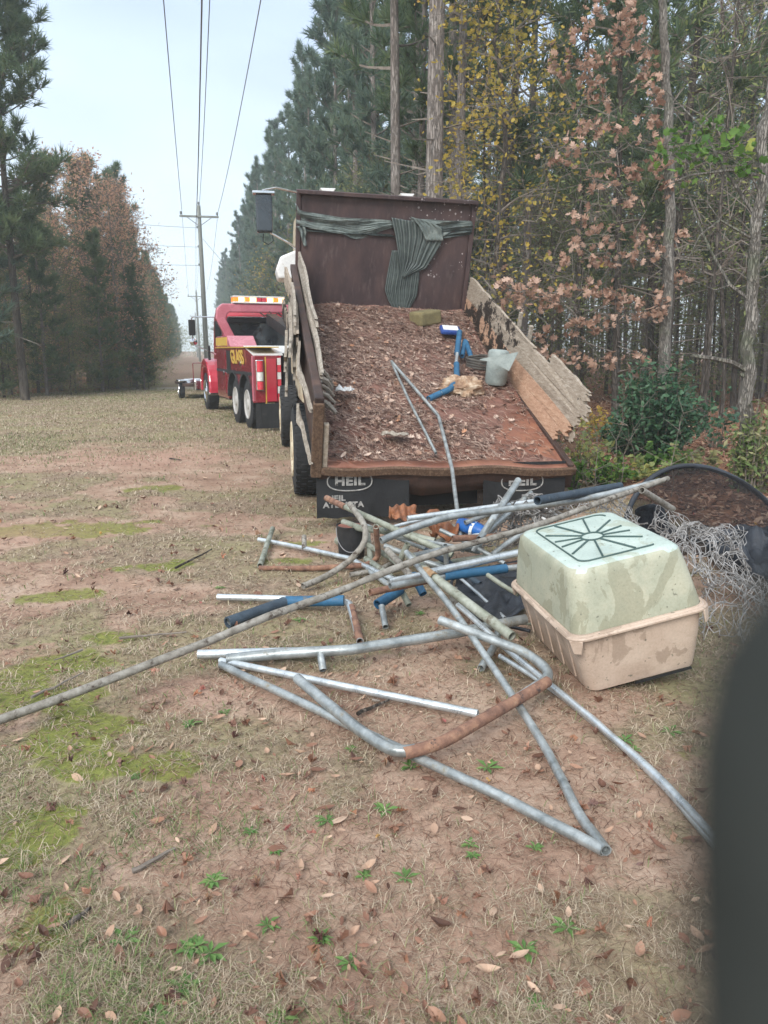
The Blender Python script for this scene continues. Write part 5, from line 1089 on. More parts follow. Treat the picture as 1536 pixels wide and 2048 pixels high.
pipe([(395, 1309, .03), (520, 1306, .03), (660, 1303, .03)], 'pale pipe with its left end nearest the lower left, beside a thicker one', 'galv_bright', .024, fil=False)
pipe([(455, 1318, .04), (560, 1308, .06), (700, 1300, .09), (920, 1264, .11), (1050, 1238, .12)], 'thick grey pipe crossing the middle of the ground heap', 'galv', .028, fil=False)
pipe([(440, 1322, .025), (700, 1375, .03), (955, 1427, .03)], 'slim pipe fanning right from the left corner to under the rusty bend', 'galv_bright', .0185, fil=False)
pipe([(442, 1329, .02), (680, 1442, .03), (800, 1497, .03), (1000, 1592, .03), (1205, 1702, .04)], 'long pipe running from the left corner to the lower right joint', 'galv', .0195, fil=False)
ub = pipe(wob=0, pts=[(595, 1357, .07), (720, 1462, .075), (795, 1508, .07), (880, 1488, .08), (1030, 1402, .10), (1106, 1350, .12), (1060, 1308, .16), (880, 1240, .22)], label='U shaped frame tube with a rusty cross side between two bends', mat='galv', r=.024, rad=.10)
sleeve(ub, [(808, 1507, .07), (880, 1488, .08), (1030, 1402, .10), (1095, 1363, .115)], 'rust', .0255, 'rusty_section')
pipe([(812, 1105, .40), (900, 1208, .25), (1020, 1384, .07), (1100, 1510, .04), (1160, 1630, .03), (1213, 1700, .05)], 'slim pipe running steeply down to the lower right joint', 'galv', .018, rad=.3)
pipe([(915, 1210, .20), (1050, 1330, .05), (1225, 1470, .03), (1330, 1565, .03), (1480, 1735, .03)], 'shiny pipe running out of the frame past the crate', 'galv_bright', .0165, rad=.3)
pipe([(1000, 1312, .04), (1120, 1385, .02), (1230, 1480, .02), (1335, 1580, .02), (1475, 1745, .02)], 'second shiny pipe hugging the one beside the crate', 'galv_bright', .014, rad=.3)
pp = pipe(wob=0, pts=[(818, 1112, .36), (850, 1140, .34), (940, 1210, .24), (1024, 1273, .16)], label='thick blue grey pipe with a pale yellow patch ending near the crate', mat='galv_green', r=.027, fil=False)
sleeve(pp, [(848, 1139, .34), (868, 1154, .325)], 'cream', .0278, 'yellow_tape')
q9 = pipe(wob=0, pts=[(435, 1194, .03), (560, 1197, .04), (698, 1204, .06), (720, 1283, .03)], label='bent pipe with a rusty foot left of the heap', mat='galv_bright', r=.021, rad=.05)
sleeve(q9, [(703, 1214, .058), (720, 1282, .031)], 'rust', .0225, 'rusty_section')
q10 = pipe(wob=0, pts=[(458, 1243, .035), (570, 1203, .05), (690, 1200, .07)], label='pipe wrapped in dark blue foam under the longest pipe', mat='galv', r=.02, rad=.06)
sleeve(q10, [(455, 1245, .035), (569, 1204, .052)], 'foam_dark', .034); sleeve(q10, [(572, 1203, .052), (688, 1201, .072)], 'foam', .034)
pipe([(518, 1080, .03), (600, 1095, .03), (700, 1116, .04), (800, 1166, .06)], 'pale pipe lying at the far left of the heap', 'galv_bright', .019, fil=False)
pipe([(545, 1058, .06), (520, 1131, .02)], 'short pale green pipe crossing the far left pipe', 'galv_green', .022)
pipe([(608, 1073, .10), (608, 1098, .03)], 'tiny upright pipe stub left of the black bucket', 'old_pipe', .02)
qr = pipe(wob=0, pts=[(518, 1136, .02), (620, 1137, .02), (735, 1130, .04), (757, 1115, .08), (752, 1055, .34)], label='rusty pipe bending up to a green upright at the left of the heap', mat='rust', r=.021, rad=.06)
sleeve(qr, [(756, 1100, .12), (752, 1053, .345)], 'galv_green', .0225, 'green_section')
pipe([(605, 1172, .04), (650, 1155, .06), (700, 1122, .14), (732, 1082, .30), (728, 1045, .40), (700, 1008, .48)], 'curved pipe arching past the black bucket', 'old_pipe', .022, rad=.12)
q15 = pipe(wob=0, pts=[(655, 997, .42), (720, 1027, .40), (800, 1063, .34), (905, 1110, .22)], label='pipe with a rusty orange tip in front of the left mud flap', mat='galv_green', r=.023, fil=False)
sleeve(q15, [(653, 996, .42), (690, 1014, .41)], 'rust', .0245, 'rusty_section')
pipe([(687, 1044, .26), (720, 1056, .26), (800, 1064, .28), (870, 1082, .24)], 'green grey pipe just below the rusty tipped one', 'galv_green', .026, fil=False)
pipe([(945, 1100, .20), (985, 1040, .42), (1036, 961, .60)], 'pale blue pipe standing up highest in front of the right mud flap', 'galv', .026, fil=False)
pipe([(958, 1078, .30), (1062, 986, .50)], 'slimmer pipe beside the highest standing one', 'galv', .02)
pipe([(1090, 1016, .35), (1120, 1034, .30)], 'thin white rod end poking out behind the crate', 'white', .011)
pipe([(1062, 1022, .35), (1100, 1045, .30)], 'second thin white rod end left of the first behind the crate', 'white', .011)
pipe([(848, 1147, .30), (1060, 1100, .34)], 'bright silver pipe running under the crate left side', 'galv_bright', .024)
qb = pipe(wob=0, pts=[(780, 1172, .26), (900, 1150, .26), (1055, 1132, .26)], label='pipe with blue foam just below the bright silver one', mat='galv', r=.020, fil=False)
sleeve(qb, [(888, 1152, .262), (1012, 1137, .262)], 'foam', .029)
pipe([(740, 1186, .20), (860, 1160, .22), (1060, 1126, .24)], 'dark rusty pipe lowest of the bundle running under the crate', 'rust', .021, fil=False)
pipe([(778, 1163, .22), (850, 1147, .24)], 'short bright pipe end left of the silver pipe', 'galv_bright', .022)
qt = pipe(wob=0, pts=[(822, 1165, .14), (757, 1207, .08)], label='short pipe in blue foam with an open end pointing down left', mat='galv', r=.022)
sleeve(qt, [(800, 1180, .12), (755, 1209, .08)], 'foam', .033)
pipe([(763, 1212, .09), (771, 1254, .02)], 'short pale pipe foot below the blue foam end', 'galv', .019)
pipe([(798, 1172, .12), (818, 1210, .03)], 'short pipe stub right of the blue foam end', 'galv_green', .02)
pipe([(826, 1148, .18), (846, 1188, .08)], 'blue wrapped stub behind the open foam end', 'foam', .026)
pipe([(735, 1090, .10), (776, 1112, .09), (806, 1135, .08), (778, 1143, .03)], 'small hooked pipe in the middle of the heap', 'galv_green', .022, rad=.04)
pipe([(732, 1118, .05), (785, 1155, .05)], 'short green pipe in front of the hooked one', 'galv_green', .024)
pipe([(736, 1140, .04), (795, 1182, .03)], 'blue grey pipe lying under the rusty bundle end', 'galv', .019)
pipe([(776, 1100, .24), (830, 1160, .16)], 'old flattened pipe lying across the heap centre', 'old_pipe', .024)
pipe([(816, 1088, .26), (800, 1122, .12)], 'pale stub upright near the heap centre', 'galv_green', .022)
pipe([(826, 1112, .30), (880, 1100, .26), (960, 1090, .22)], 'dark pipe behind the heap centre', 'galv', .022, fil=False)
pipe([(790, 1070, .32), (860, 1085, .24), (960, 1104, .16)], 'grey pipe going down right under the bent one', 'galv', .019, fil=False)
pipe([(905, 1078, .30), (1000, 1072, .30)], 'rusty length of pipe behind the long ones', 'rust', .024)
pipe([(925, 1100, .20), (940, 1070, .26), (1000, 1074, .28)], 'pale bent tube behind the rusty length', 'galv_bright', .018)
pipe([(908, 1175, .24), (905, 1222, .12)], 'short brown stub hanging under the thick blue grey pipe', 'old_pipe', .022)
pipe([(975, 1150, .28), (1000, 1168, .26), (1036, 1190, .22)], 'thin pale rod leaning on the crate rim', 'galv_green', .014, fil=False)
pipe([(640, 1298, .09), (646, 1340, .01)], 'short leg stub under the thick grey pipe', 'galv', .02)
pipe([(1000, 1252, .14), (990, 1290, .06), (962, 1338, .01)], 'short angled leg near the crate bottom corner', 'galv', .02, fil=False)
pipe([(1283, 980, .62), (1345, 1017, .42)], 'short brown pipe end in front of the net hoop', 'old_pipe', .024)
pipe([(985, 1110, .16), (1010, 1090, .22), (1060, 1060, .30)], 'pipe going up behind the crate top', 'galv', .02, fil=False)
pipe([(890, 1090, .3), (893, 1140, .1)], 'upright stub behind the silver pipe', 'galv', .018)
for a_, lb_, mt_, rr_ in ((((770, 1092, .2), (850, 1122, .14), (930, 1150, .08)), 'grey pipe buried crosswise under the heap centre', 'galv', .02), (((842, 1092, .16), (915, 1072, .2), (1010, 1040, .34)), 'pale pipe slanting up behind the blue bundle', 'galv', .018), (((860, 1130, .1), (960, 1116, .12), (1050, 1100, .14)), 'dull pipe at ground level under the silver pipe', 'galv_green', .02),
                      (((880, 1060, .3), (935, 1085, .24), (1010, 1128, .14)), 'slim pipe crossing behind the yellow taped pipe', 'galv', .016), (((735, 1062, .12), (742, 1130, .03)), 'upright greenish pipe standing right of the bucket', 'galv_green', .022), (((910, 1148, .1), (960, 1190, .05), (1010, 1236, .03)), 'thin rod lying on the black sheet', 'galv_bright', .011), (((845, 1040, .25), (900, 1052, .24), (950, 1058, .22)), 'brown stained pipe under the rusty sheets', 'old_pipe', .02), (((735, 1052, .22), (800, 1078, .2), (900, 1118, .14)), 'thin grey pipe sloping from above the bucket to the heap centre', 'galv', .015), (((770, 1058, .3), (880, 1030, .36), (985, 1012, .42)), 'thin bright tube just under the rusty sheets', 'galv_bright', .014), (((850, 1100, .2), (905, 1130, .12), (960, 1170, .05)), 'dull blue grey pipe dropping onto the black sheet', 'foam_dark', .02), (((930, 1045, .34), (1000, 1020, .4), (1060, 1003, .46)), 'short grey pipe lying over the chain link bunch', 'galv', .017), (((700, 1150, .03), (760, 1140, .04), (800, 1118, .05)), 'brown weathered pipe end low in the heap left', 'old_pipe', .018)):
    pipe(a_, lb_, mt_, rr_, fil=len(a_) > 2, rad=.3)
# thin rods from the bed
A = bp(783, 723, .17); Bq = bp(877, 832, .12); Cq = bp(903, 940, .10) + np.array([0, -.05, .02]); Dq = G(921, 1075, .22)
t1 = pipe(wob=0, pts=[A, Bq, Cq, Dq], label='long bent thin tube sliding out of the bed over its rear lip', mat='galv', r=.0175, world=True, rad=.06, group=None)
pipe([bp(784, 726, .16), bp(818, 800, .14), bp(872, 906, .10)], 'shorter thin tube lying beside the long one on the bed', 'galv', .014, world=True, fil=False, group=None)
f_ = pipe(wob=0, pts=[bp(918, 668, .26), bp(912, 730, .18), bp(915, 758, .16), bp(900, 778, .14), bp(858, 797, .10)], label='bent pipe in bright blue foam lying on the bed', mat='galv_bright', r=.02, world=True, rad=.1, group=None)
sleeve(f_, [bp(919, 664, .27), bp(914, 708, .2)], 'foam', .034, world=True); sleeve(f_, [bp(913, 728, .18), bp(914, 760, .16), bp(900, 779, .14), bp(882, 786, .12)], 'foam', .034, world=True); sleeve(f_, [bp(880, 787, .12), bp(857, 798, .10)], 'foam', .034, world=True)
for px, py, qx, qy, lb_ in ((930, 682, 924, 712, 'short blue foam piece just right of the long blue one on the bed'), (932, 684, 945, 722, 'second short blue foam piece slanting to the hose coil')):
    tag(MB().tube([bp(px, py, .2), bp(qx, qy, .16)], .03, 12, hollow=.6).build('foam_tube', M['foam'], None, 50), lb_, 'foam tube')

# ---------------------------------------------------------------- bucket, rusty sheets, bundle
q = G(703, 1112, 0); m = MB(Matrix.Translation(Vector((q[0], q[1], gz(q[0], q[1])))))
bk = m.lathe([(0, .095), (.01, .10), (.13, .108), (.245, .115), (.255, .12), (.262, .12), (.262, .11), (.235, .107)], 26, None, 'z').build('bucket', M['bucket_black'], None, 40)
tag(bk, 'black plastic bucket filled with red clay at the left of the pipe heap', 'bucket')
MB(Matrix.Translation(Vector((q[0], q[1], gz(q[0], q[1]))))).lathe([(.236, .107), (.256, .105), (.262, .06), (.266, .01)], 18, None, 'z').build('clay_fill', M['clay'], bk, 60)
m = MB(Matrix.Translation(Vector((q[0], q[1], gz(q[0], q[1]))))); m.tube([(-.118 * math.cos(a) - 0, -.122 * math.sin(a) - .005, .24 - .17 * math.sin(a)) for a in np.linspace(0, PI, 16)], .0035, 6); m.build('wire_handle', M['wire'], bk)
q = G(675, 1093, 0); tag(MB(Matrix.Translation(Vector((q[0], q[1], .045))) @ Matrix.Rotation(1.2, 4, 'Z')).lathe([(0, .0), (.01, .035), (.05, .04), (.06, .03), (.065, .015)], 12).build('pipe_cap', M['galv_green'], None, 40), 'small round pipe fitting lying left of the bucket', 'fitting')
def corr(px, py, z, sx, sy, yaw, lab, seed):
    q = G(px, py, z); vs = []; fs = []; n = 22; mm = 8
    for j in range(mm + 1):
        for i in range(n + 1):
            u, v_ = i / n - .5, j / mm - .5; vs.append((sx * u, sy * v_ * (1 + .25 * math.sin(u * 7 + seed)), .012 * math.sin(u * 20) + .09 * mnoise.noise(Vector((u * 2.2, v_ * 2.2, seed))) + .16 * v_ * v_))
    for j in range(mm):
        for i in range(n): a = j * (n + 1) + i; fs.append((a, a + 1, a + n + 2, a + n + 1))
    m = MB(Matrix.Translation(Vector(q)) @ Matrix.Rotation(yaw, 4, 'Z') @ Matrix.Rotation(.5, 4, 'X')); m.add(vs, fs); o = m.build('metal_sheet', M['rustsheet'], None, 70); s_ = o.modifiers.new('thick', 'SOLIDIFY'); s_.thickness = .003; return tag(o, lab, 'metal sheet')
corr(808, 1032, .33, .22, .16, .25, 'bright orange rusty crumpled metal sheet at the back of the heap', 1.0)
corr(850, 1046, .30, .26, .14, -.1, 'brown rusty corrugated metal strip in the middle of the heap back', 4.0)
corr(890, 1065, .25, .20, .16, -.35, 'curled rusty metal sheet right of the brown strip', 7.0)
a, b = G(918, 1048, .30), G(968, 1066, .26); o = MB().tube([a, (a + b) / 2 + np.array([0, 0, .01]), b], [.05, .062, .05], 10).build('blue_bundle', M['bluetarp'], None, 40); tag(o, 'rolled bright blue tarp bundle with a white band behind the pipes', 'tarp')
MB().tube([a + (b - a) * .55, a + (b - a) * .66], .065, 12).build('white_band', M['white'], o)
# black sheet on the ground left of the crate
def drape(name, pix, hs, mat, lab, cat, n=26, amp=.03, seed=1.):
    C4 = [G(x, y, z) for (x, y), z in zip(pix, hs)]; vs = []; fs = []
    for j in range(n + 1):
        for i in range(n + 1):
            u, v_ = i / n, j / n; e = .05 * mnoise.noise(Vector((u * 4, v_ * 4, seed + 5))); p = (C4[0] * (1 - u) + C4[1] * u) * (1 - v_) + (C4[3] * (1 - u) + C4[2] * u) * v_
            bu = min(1, 4 * min(u, 1 - u)) * min(1, 4 * min(v_, 1 - v_)); rr = math.hypot(u - .5, v_ - .5) * 1.41; k = 1 - .28 * max(0, rr - .55) / .45; ctr = (C4[0] + C4[1] + C4[2] + C4[3]) / 4; p = ctr + (p - ctr) * (k + e * .6)
            vs.append((p[0], p[1], max(.005, p[2] + amp * bu * (abs(mnoise.noise(Vector((u * 3.3, v_ * 5.5, seed)))) * 2.2 + .5 * mnoise.noise(Vector((u * 11, v_ * 11, seed)))))))
    for j in range(n):
        for i in range(n): a = j * (n + 1) + i; fs.append((a, a + 1, a + n + 2, a + n + 1))
    m = MB(); m.add(vs, fs); o = m.build(name, mat, None, 60); s_ = o.modifiers.new('thick', 'SOLIDIFY'); s_.thickness = .004; return tag(o, lab, cat)
drape('black_sheet', [(885, 1150), (1060, 1120), (1075, 1230), (935, 1262)], [.03, .03, .02, .02], M['tarp_black'], 'crumpled black plastic sheet on the ground left of the crate', 'plastic sheet', amp=.05)
MB().tube(fillet([tuple(G(x, y, .05)) for x, y in ((1050, 1120), (905, 1150), (900, 1185), (960, 1240), (1060, 1262))], .2), .011, 8).build('trampoline_rod', M['tarp_black'], None, 60); tag(bpy.data.objects['trampoline_rod'], 'black flexible rod edging the black sheet beside the crate', 'rod')
pipe([(955, 1215, .05), (1000, 1243, .04), (1070, 1250, .03)], 'thin olive rod on the black sheet edge', 'galv_green', .008, fil=False)

# ---------------------------------------------------------------- crate (two tubs)
CM = Matrix.Translation((1.191, 3.855, .048)) @ Matrix.Rotation(.155, 4, 'Z') @ Matrix.Rotation(.008, 4, 'X') @ Matrix.Rotation(-.204, 4, 'Y')
CM = CM @ Matrix.Translation((0, 0, 0)); CW, CL, C1, C2 = .665, .916, .33, .299
def rr_ring(hx, hy, r, z, n=7):
    P = []
    for cx, cy, a0 in ((hx - r, hy - r, 0), (-hx + r, hy - r, 90), (-hx + r, -hy + r, 180), (hx - r, -hy + r, 270)):
        for k in range(n + 1): a = R_(a0 + 90 * k / n); P.append((cx + r * math.cos(a), cy + r * math.sin(a), z))
    return P
def tubmesh(rings, capb=False, capt=False):
    n = len(rings[0]); vs = [p for r in rings for p in r]; fs = [(j * n + i, j * n + (i + 1) % n, (j + 1) * n + (i + 1) % n, (j + 1) * n + i) for j in range(len(rings) - 1) for i in range(n)]
    if capb: fs.append(tuple(range(n))[::-1])
    if capt: fs.append(tuple(range((len(rings) - 1) * n, len(rings) * n)))
    return vs, fs
crate = empty('pet_crate', tuple(CM @ Vector((0, 0, 0))), (0, 0, 0), 'two piece plastic tub crate, green top upside down on beige base', 'crate'); bpy.context.view_layer.update(); cri = crate.matrix_world.inverted()
def cpart(mb, name, mat, smooth=40, bevel=None, parent=None):
    o = mb.build(name, mat, parent or crate, smooth, bevel); o.matrix_parent_inverse = Matrix() if parent else cri; return o
hx, hy = CW / 2, CL / 2
rings = []
for z, dx, r in ((.055, -.16, .05), (.012, -.10, .05), (.0, -.075, .05), (.012, -.057, .055), (.04, -.050, .06), (.12, -.036, .06), (.20, -.022, .065), (C1 - .03, -.010, .07), (C1 - .028, .006, .075), (C1 - .003, .010, .08), (C1, .006, .08), (C1 + .006, .004, .08), (C1 + .006, -.006, .07), (C1 - .03, -.009, .07)): rings.append(rr_ring(hx + dx, hy + dx, r, z))
v_, f_ = tubmesh(rings, capb=True); low = MB(CM).add(v_, f_); low = cpart(low, 'lower_tub', M['tub_beige'])
m = MB(CM); P = rr_ring(hx + .012, hy + .012, .08, C1 - .012); m.tube(P + [P[0], P[1]], .011, 8); cpart(m, 'rim', M['tub_beige'], parent=low)
for sx, sy in ((-1, -1), (1, -1), (-1, 1), (1, 1)):   # corner tabs and foot ribs
    m = MB(CM @ Matrix.Translation((sx * (hx - .03), sy * (hy - .03), C1 - .055)) @ Matrix.Rotation(math.atan2(sy, sx), 4, 'Z')); m.prism([(-.035, .04), (.035, .04), (.02, -.03), (-.02, -.03)], (.024, .034)); cpart(m, 'corner_tab', M['tub_beige'], parent=low, bevel=.006)
m = MB(CM); m.box((-.05, -hy + .045, .0), (.24, -hy + .052, .012)); cpart(m, 'vent_slot', M['black'], parent=low)
for k in range(5): m = MB(CM @ Matrix.Translation((-hx + .028 + .0, -.30 + k * .15, .16)) @ Matrix.Rotation(-.08, 4, 'Y')); m.box((-.006, -.004, -.10), (.002, .004, .13)); cpart(m, 'side_rib', M['tub_beige'], parent=low, bevel=.002)
rings = []
for z, dx, r in ((C1 - .02, -.008, .065), (C1 + .02, -.010, .066), (C1 + .10, -.022, .07), (C1 + .20, -.038, .075), (C1 + C2 - .05, -.048, .08), (C1 + C2 - .022, -.054, .085), (C1 + C2 - .006, -.070, .085), (C1 + C2, -.095, .08), (C1 + C2 + .001, -.14, .07)): rings.append(rr_ring(hx + dx, hy + dx, r, z, 8))
v_, f_ = tubmesh(rings, capt=True); up = cpart(MB(CM).add(v_, f_), 'upper_tub', M['tub_green'])
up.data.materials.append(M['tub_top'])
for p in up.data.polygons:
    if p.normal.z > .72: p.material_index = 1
ZT = C1 + C2 + .004; ex, ey = .055, .062
m = MB(CM); m.tube([(ex * math.cos(a), ey * math.sin(a) * 1.0, ZT) for a in np.linspace(0, 2 * PI, 25)], .005, 6); cpart(m, 'centre_ring', M['groove'], parent=up)
for k in range(12):
    a = 2 * PI * (k + .5) / 12; L1 = min((hx - .15) / max(abs(math.cos(a)), 1e-3), (hy - .15) / max(abs(math.sin(a)), 1e-3)); m = MB(CM)
    m.tube([(math.cos(a) * .06, math.sin(a) * .065, ZT), (math.cos(a) * L1, math.sin(a) * L1, ZT)], .0055, 6); cpart(m, 'spoke', M['groove'], parent=up)
m = MB(CM); P = rr_ring(hx - .135, hy - .135, .05, ZT); m.tube(P[:26] + [P[26]], .0045, 6); cpart(m, 'border_groove', M['groove'], parent=up)

# ---------------------------------------------------------------- chain link mesh, net hoop
def chainlink(name, C4, nu, nv, amp, r, lab, seed, bulge=0.):
    """crumpled diamond mesh over a world-space quad"""
    C4 = [np.array(c, float) for c in C4]
    def S(u, v_):
        p = (C4[0] * (1 - u) + C4[1] * u) * (1 - v_) + (C4[3] * (1 - u) + C4[2] * u) * v_; q = Vector((u * 4, v_ * 4, seed)); nn_ = mnoise.noise_vector(q); n2 = mnoise.noise_vector(q * 3.1)
        return p + amp * np.array([nn_.x, nn_.y, abs(nn_.z) * 1.4]) + amp * .45 * np.array([n2.x, n2.y, n2.z]) + np.array([0, 0, bulge * math.sin(PI * u) * math.sin(PI * v_)])
    s0, s1 = [], []
    for i in range(nu):
        for j in range(nv):
            u0, u1 = i / nu, (i + 1) / nu; va, vb, vc = j / nv, (j + .5) / nv, (j + 1) / nv
            a, b, c = S((u0 + u1) / 2 if True else u0, va), None, None
            pts = [S(u0, vb), S((u0 + u1) / 2, va), S(u1, vb), S((u0 + u1) / 2, vc)]
            for q in range(4): s0.append(pts[q]); s1.append(pts[(q + 1) % 4])
    V, F, R, mi = merge([segs(s0, s1, r, r, 3)]); return tag(link(name, np_mesh(name, V, F, [M['chain']], R, mi)), lab, 'wire mesh')
chainlink('chain_link_mesh', [G(965, 1105, .05), G(1085, 1095, .10), D(1130, 1005, 5.9), D(985, 1015, 5.9)], 20, 16, .12, .0042, 'tangled chain link mesh bunched left behind the crate', 1.0, .1)
chainlink('chain_link_mesh', [G(1010, 1100, .05), G(1060, 1095, .10), D(1100, 1020, 6.0), D(1020, 1030, 5.6)], 14, 10, .12, .004, 'crushed chain link fold in front of the left mesh bunch', 11.0, .1)
chainlink('chain_link_mesh', [D(1100, 1020, 6.0), D(1290, 1060, 5.5), D(1240, 992, 6.2), D(1130, 998, 6.3)], 20, 9, .08, .0034, 'strip of chain link mesh showing above the back of the crate', 4.0, .06)
chainlink('chain_link_mesh', [D(1340, 1120, 4.7), D(1520, 1240, 4.5), D(1480, 1080, 5.6), D(1300, 1045, 5.8)], 26, 18, .12, .0032, 'wide crumpled chain link mesh right of the crate', 7.0, .12)
chainlink('chain_link_mesh', [G(1400, 1260, .02), G(1560, 1310, .02), G(1560, 1170, .02), G(1400, 1160, .05)], 16, 12, .10, .0024, 'flattened chain link mesh on the ground behind the crate right corner', 9.0, .12)
A = D(1400, 1150, 4.9); B = D(1530, 1210, 4.3); tag(MB().tube([A, (A + B) / 2 + np.array([0, 0, .03]), B], .006, 6).build('bent_rod', M['chain'], None), 'thin bent wire rod sticking out of the right mesh', 'rod')
# hoop with net
hc = np.array(D(1425, 1100, 5.9)); hr = .74
hn = Vector((.10, -.80, .55)).normalized(); hu = hn.orthogonal(); hu = (Vector((0, 0, 1)) - hn * hn.z).normalized(); hv = hn.cross(hu)
ring = [Vector(hc) + hu * hr * math.cos(a) * 1.0 + hv * hr * .98 * math.sin(a) + hn * .04 * math.sin(2 * a) for a in np.linspace(0, 2 * PI, 61)]
hoop = MB().tube(ring, .022, 9).build('net_hoop', M['tarp_black'], None, 60); tag(hoop, 'black net hoop propped up behind the crate on the right', 'net')
vs = [tuple(hc)]; fs = []; nr_, na = 7, 60
for j in range(1, nr_ + 1):
    for i in range(na):
        a = 2 * PI * i / na; p = Vector(hc) + (hu * math.cos(a) + hv * .98 * math.sin(a)) * hr * j / nr_ * .985 + hn * (-.10 * (1 - (j / nr_) ** 2) + .02 * mnoise.noise(Vector((j * .8, i * .3, 0)))); vs.append(tuple(p))
for i in range(na): fs.append((0, 1 + i, 1 + (i + 1) % na))
for j in range(nr_ - 1):
    for i in range(na): a = 1 + j * na + i; b = 1 + j * na + (i + 1) % na; fs.append((a, a + na, b + na, b))
MB().add(vs, fs).build('net_mesh', M['net'], hoop, 60)
drape('net_cloth', [(1255, 1010), (1330, 1000), (1350, 1080), (1290, 1085)], [.45, .45, .1, .1], M['tarp_black'], 'bunched black net cloth at the left foot of the hoop', 'net', amp=.06, seed=3.)
drape('net_cloth', [(1380, 1075), (1640, 1040), (1680, 1190), (1440, 1150)], [.05, .30, .25, .05], M['tarp_black'], 'heap of black net cloth at the right edge behind the crate', 'net', amp=.16, seed=6.)
drape('net_cloth', [(1310, 1050), (1440, 1055), (1440, 1085), (1320, 1075)], [.06, .06, .03, .03], M['tarp_black'], 'flat black cloth band under the hoop bottom edge', 'net', amp=.03, seed=8.)
# ---------------------------------------------------------------- near vegetation
def clumptree(name, label, trunkpix, trad, clumps, nl, ls, spread, kind, mat, bark, depth, cat='tree', group=None, dj=.6, tn=12, leafy=True, base=None, extra_s=None, tilt=1.1, curl=.8):
    """trunk and leaf clumps placed from photo pixels at real depths"""
    tp = [D(x, y, depth) for x, y in trunkpix]; b0 = tp[0].copy(); b0[2] = gz(b0[0], b0[1]) - .05
    P = [Vector(b0)] + [Vector(p) for p in tp]; Q = [P[0]]
    for i in range(len(P) - 1):
        for k in range(1, 5): Q.append(P[i].lerp(P[i + 1], k / 4) + Vector(RNG.standard_normal(3)) * .02)
    L_ = len(Q); rr = [trad * (1 - .55 * i / L_) for i in range(L_)]; root = empty(name, tuple(b0), (0, 0, 0), label, cat, group)
    Qn = np.array([tuple(q) for q in Q]) - b0; V, F, R, mi = merge([trunk_np(Qn, rr, tn)]); link('trunk', np_mesh('trunk', V, F, [M[bark]], R, mi, smooth=True), root)
    C = np.array([D(x, y, depth + (d if d is not None else random.uniform(-dj, dj))) for x, y, d in clumps]) - b0
    s0, s1, r0, r1 = clump_skel(list(Qn[3:]), rr[3:], list(C), twig=.005)
    for c in C:
        for j in range(5): e = c + RNG.standard_normal(3) * spread * .9; s0.append(c); s1.append(e); r0.append(.005); r1.append(.002)
    if extra_s: 
        for a, b, ra, rb in extra_s: s0.append(np.array(a) - b0); s1.append(np.array(b) - b0); r0.append(ra); r1.append(rb)
    V, F, R, mi = merge([segs(s0, s1, r0, r1, 5)]); br = link('branches', np_mesh('branches', V, F, [M['twig'] if bark != 'bark_grey' else M['bark_grey']], R, mi), root)
    if leafy:
        Cc = np.repeat(C, nl, 0); Pp = Cc + RNG.standard_normal(Cc.shape) * spread * np.array([1, 1, .75]); V, F, R, _ = leaves(Pp, ls * (.65 + .7 * RNG.random(len(Pp))), tilt, kind, curl, np.clip(np.repeat(RNG.random(len(C)), nl) * .45 + RNG.random(len(Pp)) * .55, 0, 1))
        fo = link('foliage', np_mesh('foliage', V, F, [M[mat]], R), root); fo['kind'] = 'stuff'
    br['kind'] = 'stuff'
    return root
random.seed(31)
oak = [(1252,22),(1199,26),(1155,70),(1238,79),(1252,105),(1164,136),(1181,158),(1120,132),(1216,114),(1300,127),(1296,163),(1309,193),(1309,237),(1181,198),(1203,185),(1164,259),(1199,259),(1146,299),(1115,325),(1234,259),(1186,360),(1230,352),(1260,347),(1309,347),(1344,374),(1256,400),(1164,435),(1190,466),(1150,492),(1128,519),(1181,519),(1225,483),(1274,475),(1304,475),(1317,505),(1225,523),(1275,515),(1010,571),(1045,584),(1001,611),(1085,593),(1128,589),(1172,580),(1225,584),(1282,606),(1317,598),(1331,611),(1269,628),(1216,637),(1172,642),(1146,664),(1190,659),(1093,672),(1146,712),(1181,725),(1225,716),(1357,558),(1361,475),(1030,600),(1060,575),(1105,600),(1240,612),(1305,625),(1205,590),(1240,40),(1270,60),(1285,100),(1175,115),(1315,290),(1320,330),(1085,705),(1110,725),(1285,725)]
OT = [(1326, 800), (1333, 620), (1340, 430), (1336, 250), (1330, 60), (1318, -120)]
oakr = clumptree('oak_tree', 'young oak holding clusters of curled brown leaves right of the dump bed', OT, .105, [(x, y, -1.2 * (1330 - x) / 330 + random.uniform(-.3, .3)) for x, y in oak], 9, .135, .10, 'oak', 'lf_oak', 'bark_grey', 12.5)
OLM = []
for q in range(5):
    T, F = leaf_tmpl('oak', 1.0); T = T.copy(); T[:, 2] *= .5 + 1.1 * random.random(); T[:, :2] += .03 * RNG.standard_normal((len(T), 2)); OLM.append(np_mesh('leaf', T, F, [M['lf_oak']], np.full(len(T), RNG.random()), smooth=False))
for i in range(295):
    x, y = oak[i % len(oak)]; p = D(x, y, 12.5 - 1.2 * (1330 - x) / 330 + random.uniform(-.3, .3)) + RNG.standard_normal(3) * .085; o = link('leaf', random.choice(OLM), oakr)
    s = random.uniform(.11, .17); o.location = tuple(p - np.array(oakr.location)); o.scale = (s, s, s); o.rotation_euler = (random.uniform(.5, 2.4), random.uniform(-.6, .6), random.uniform(0, 6.28))
yel = []
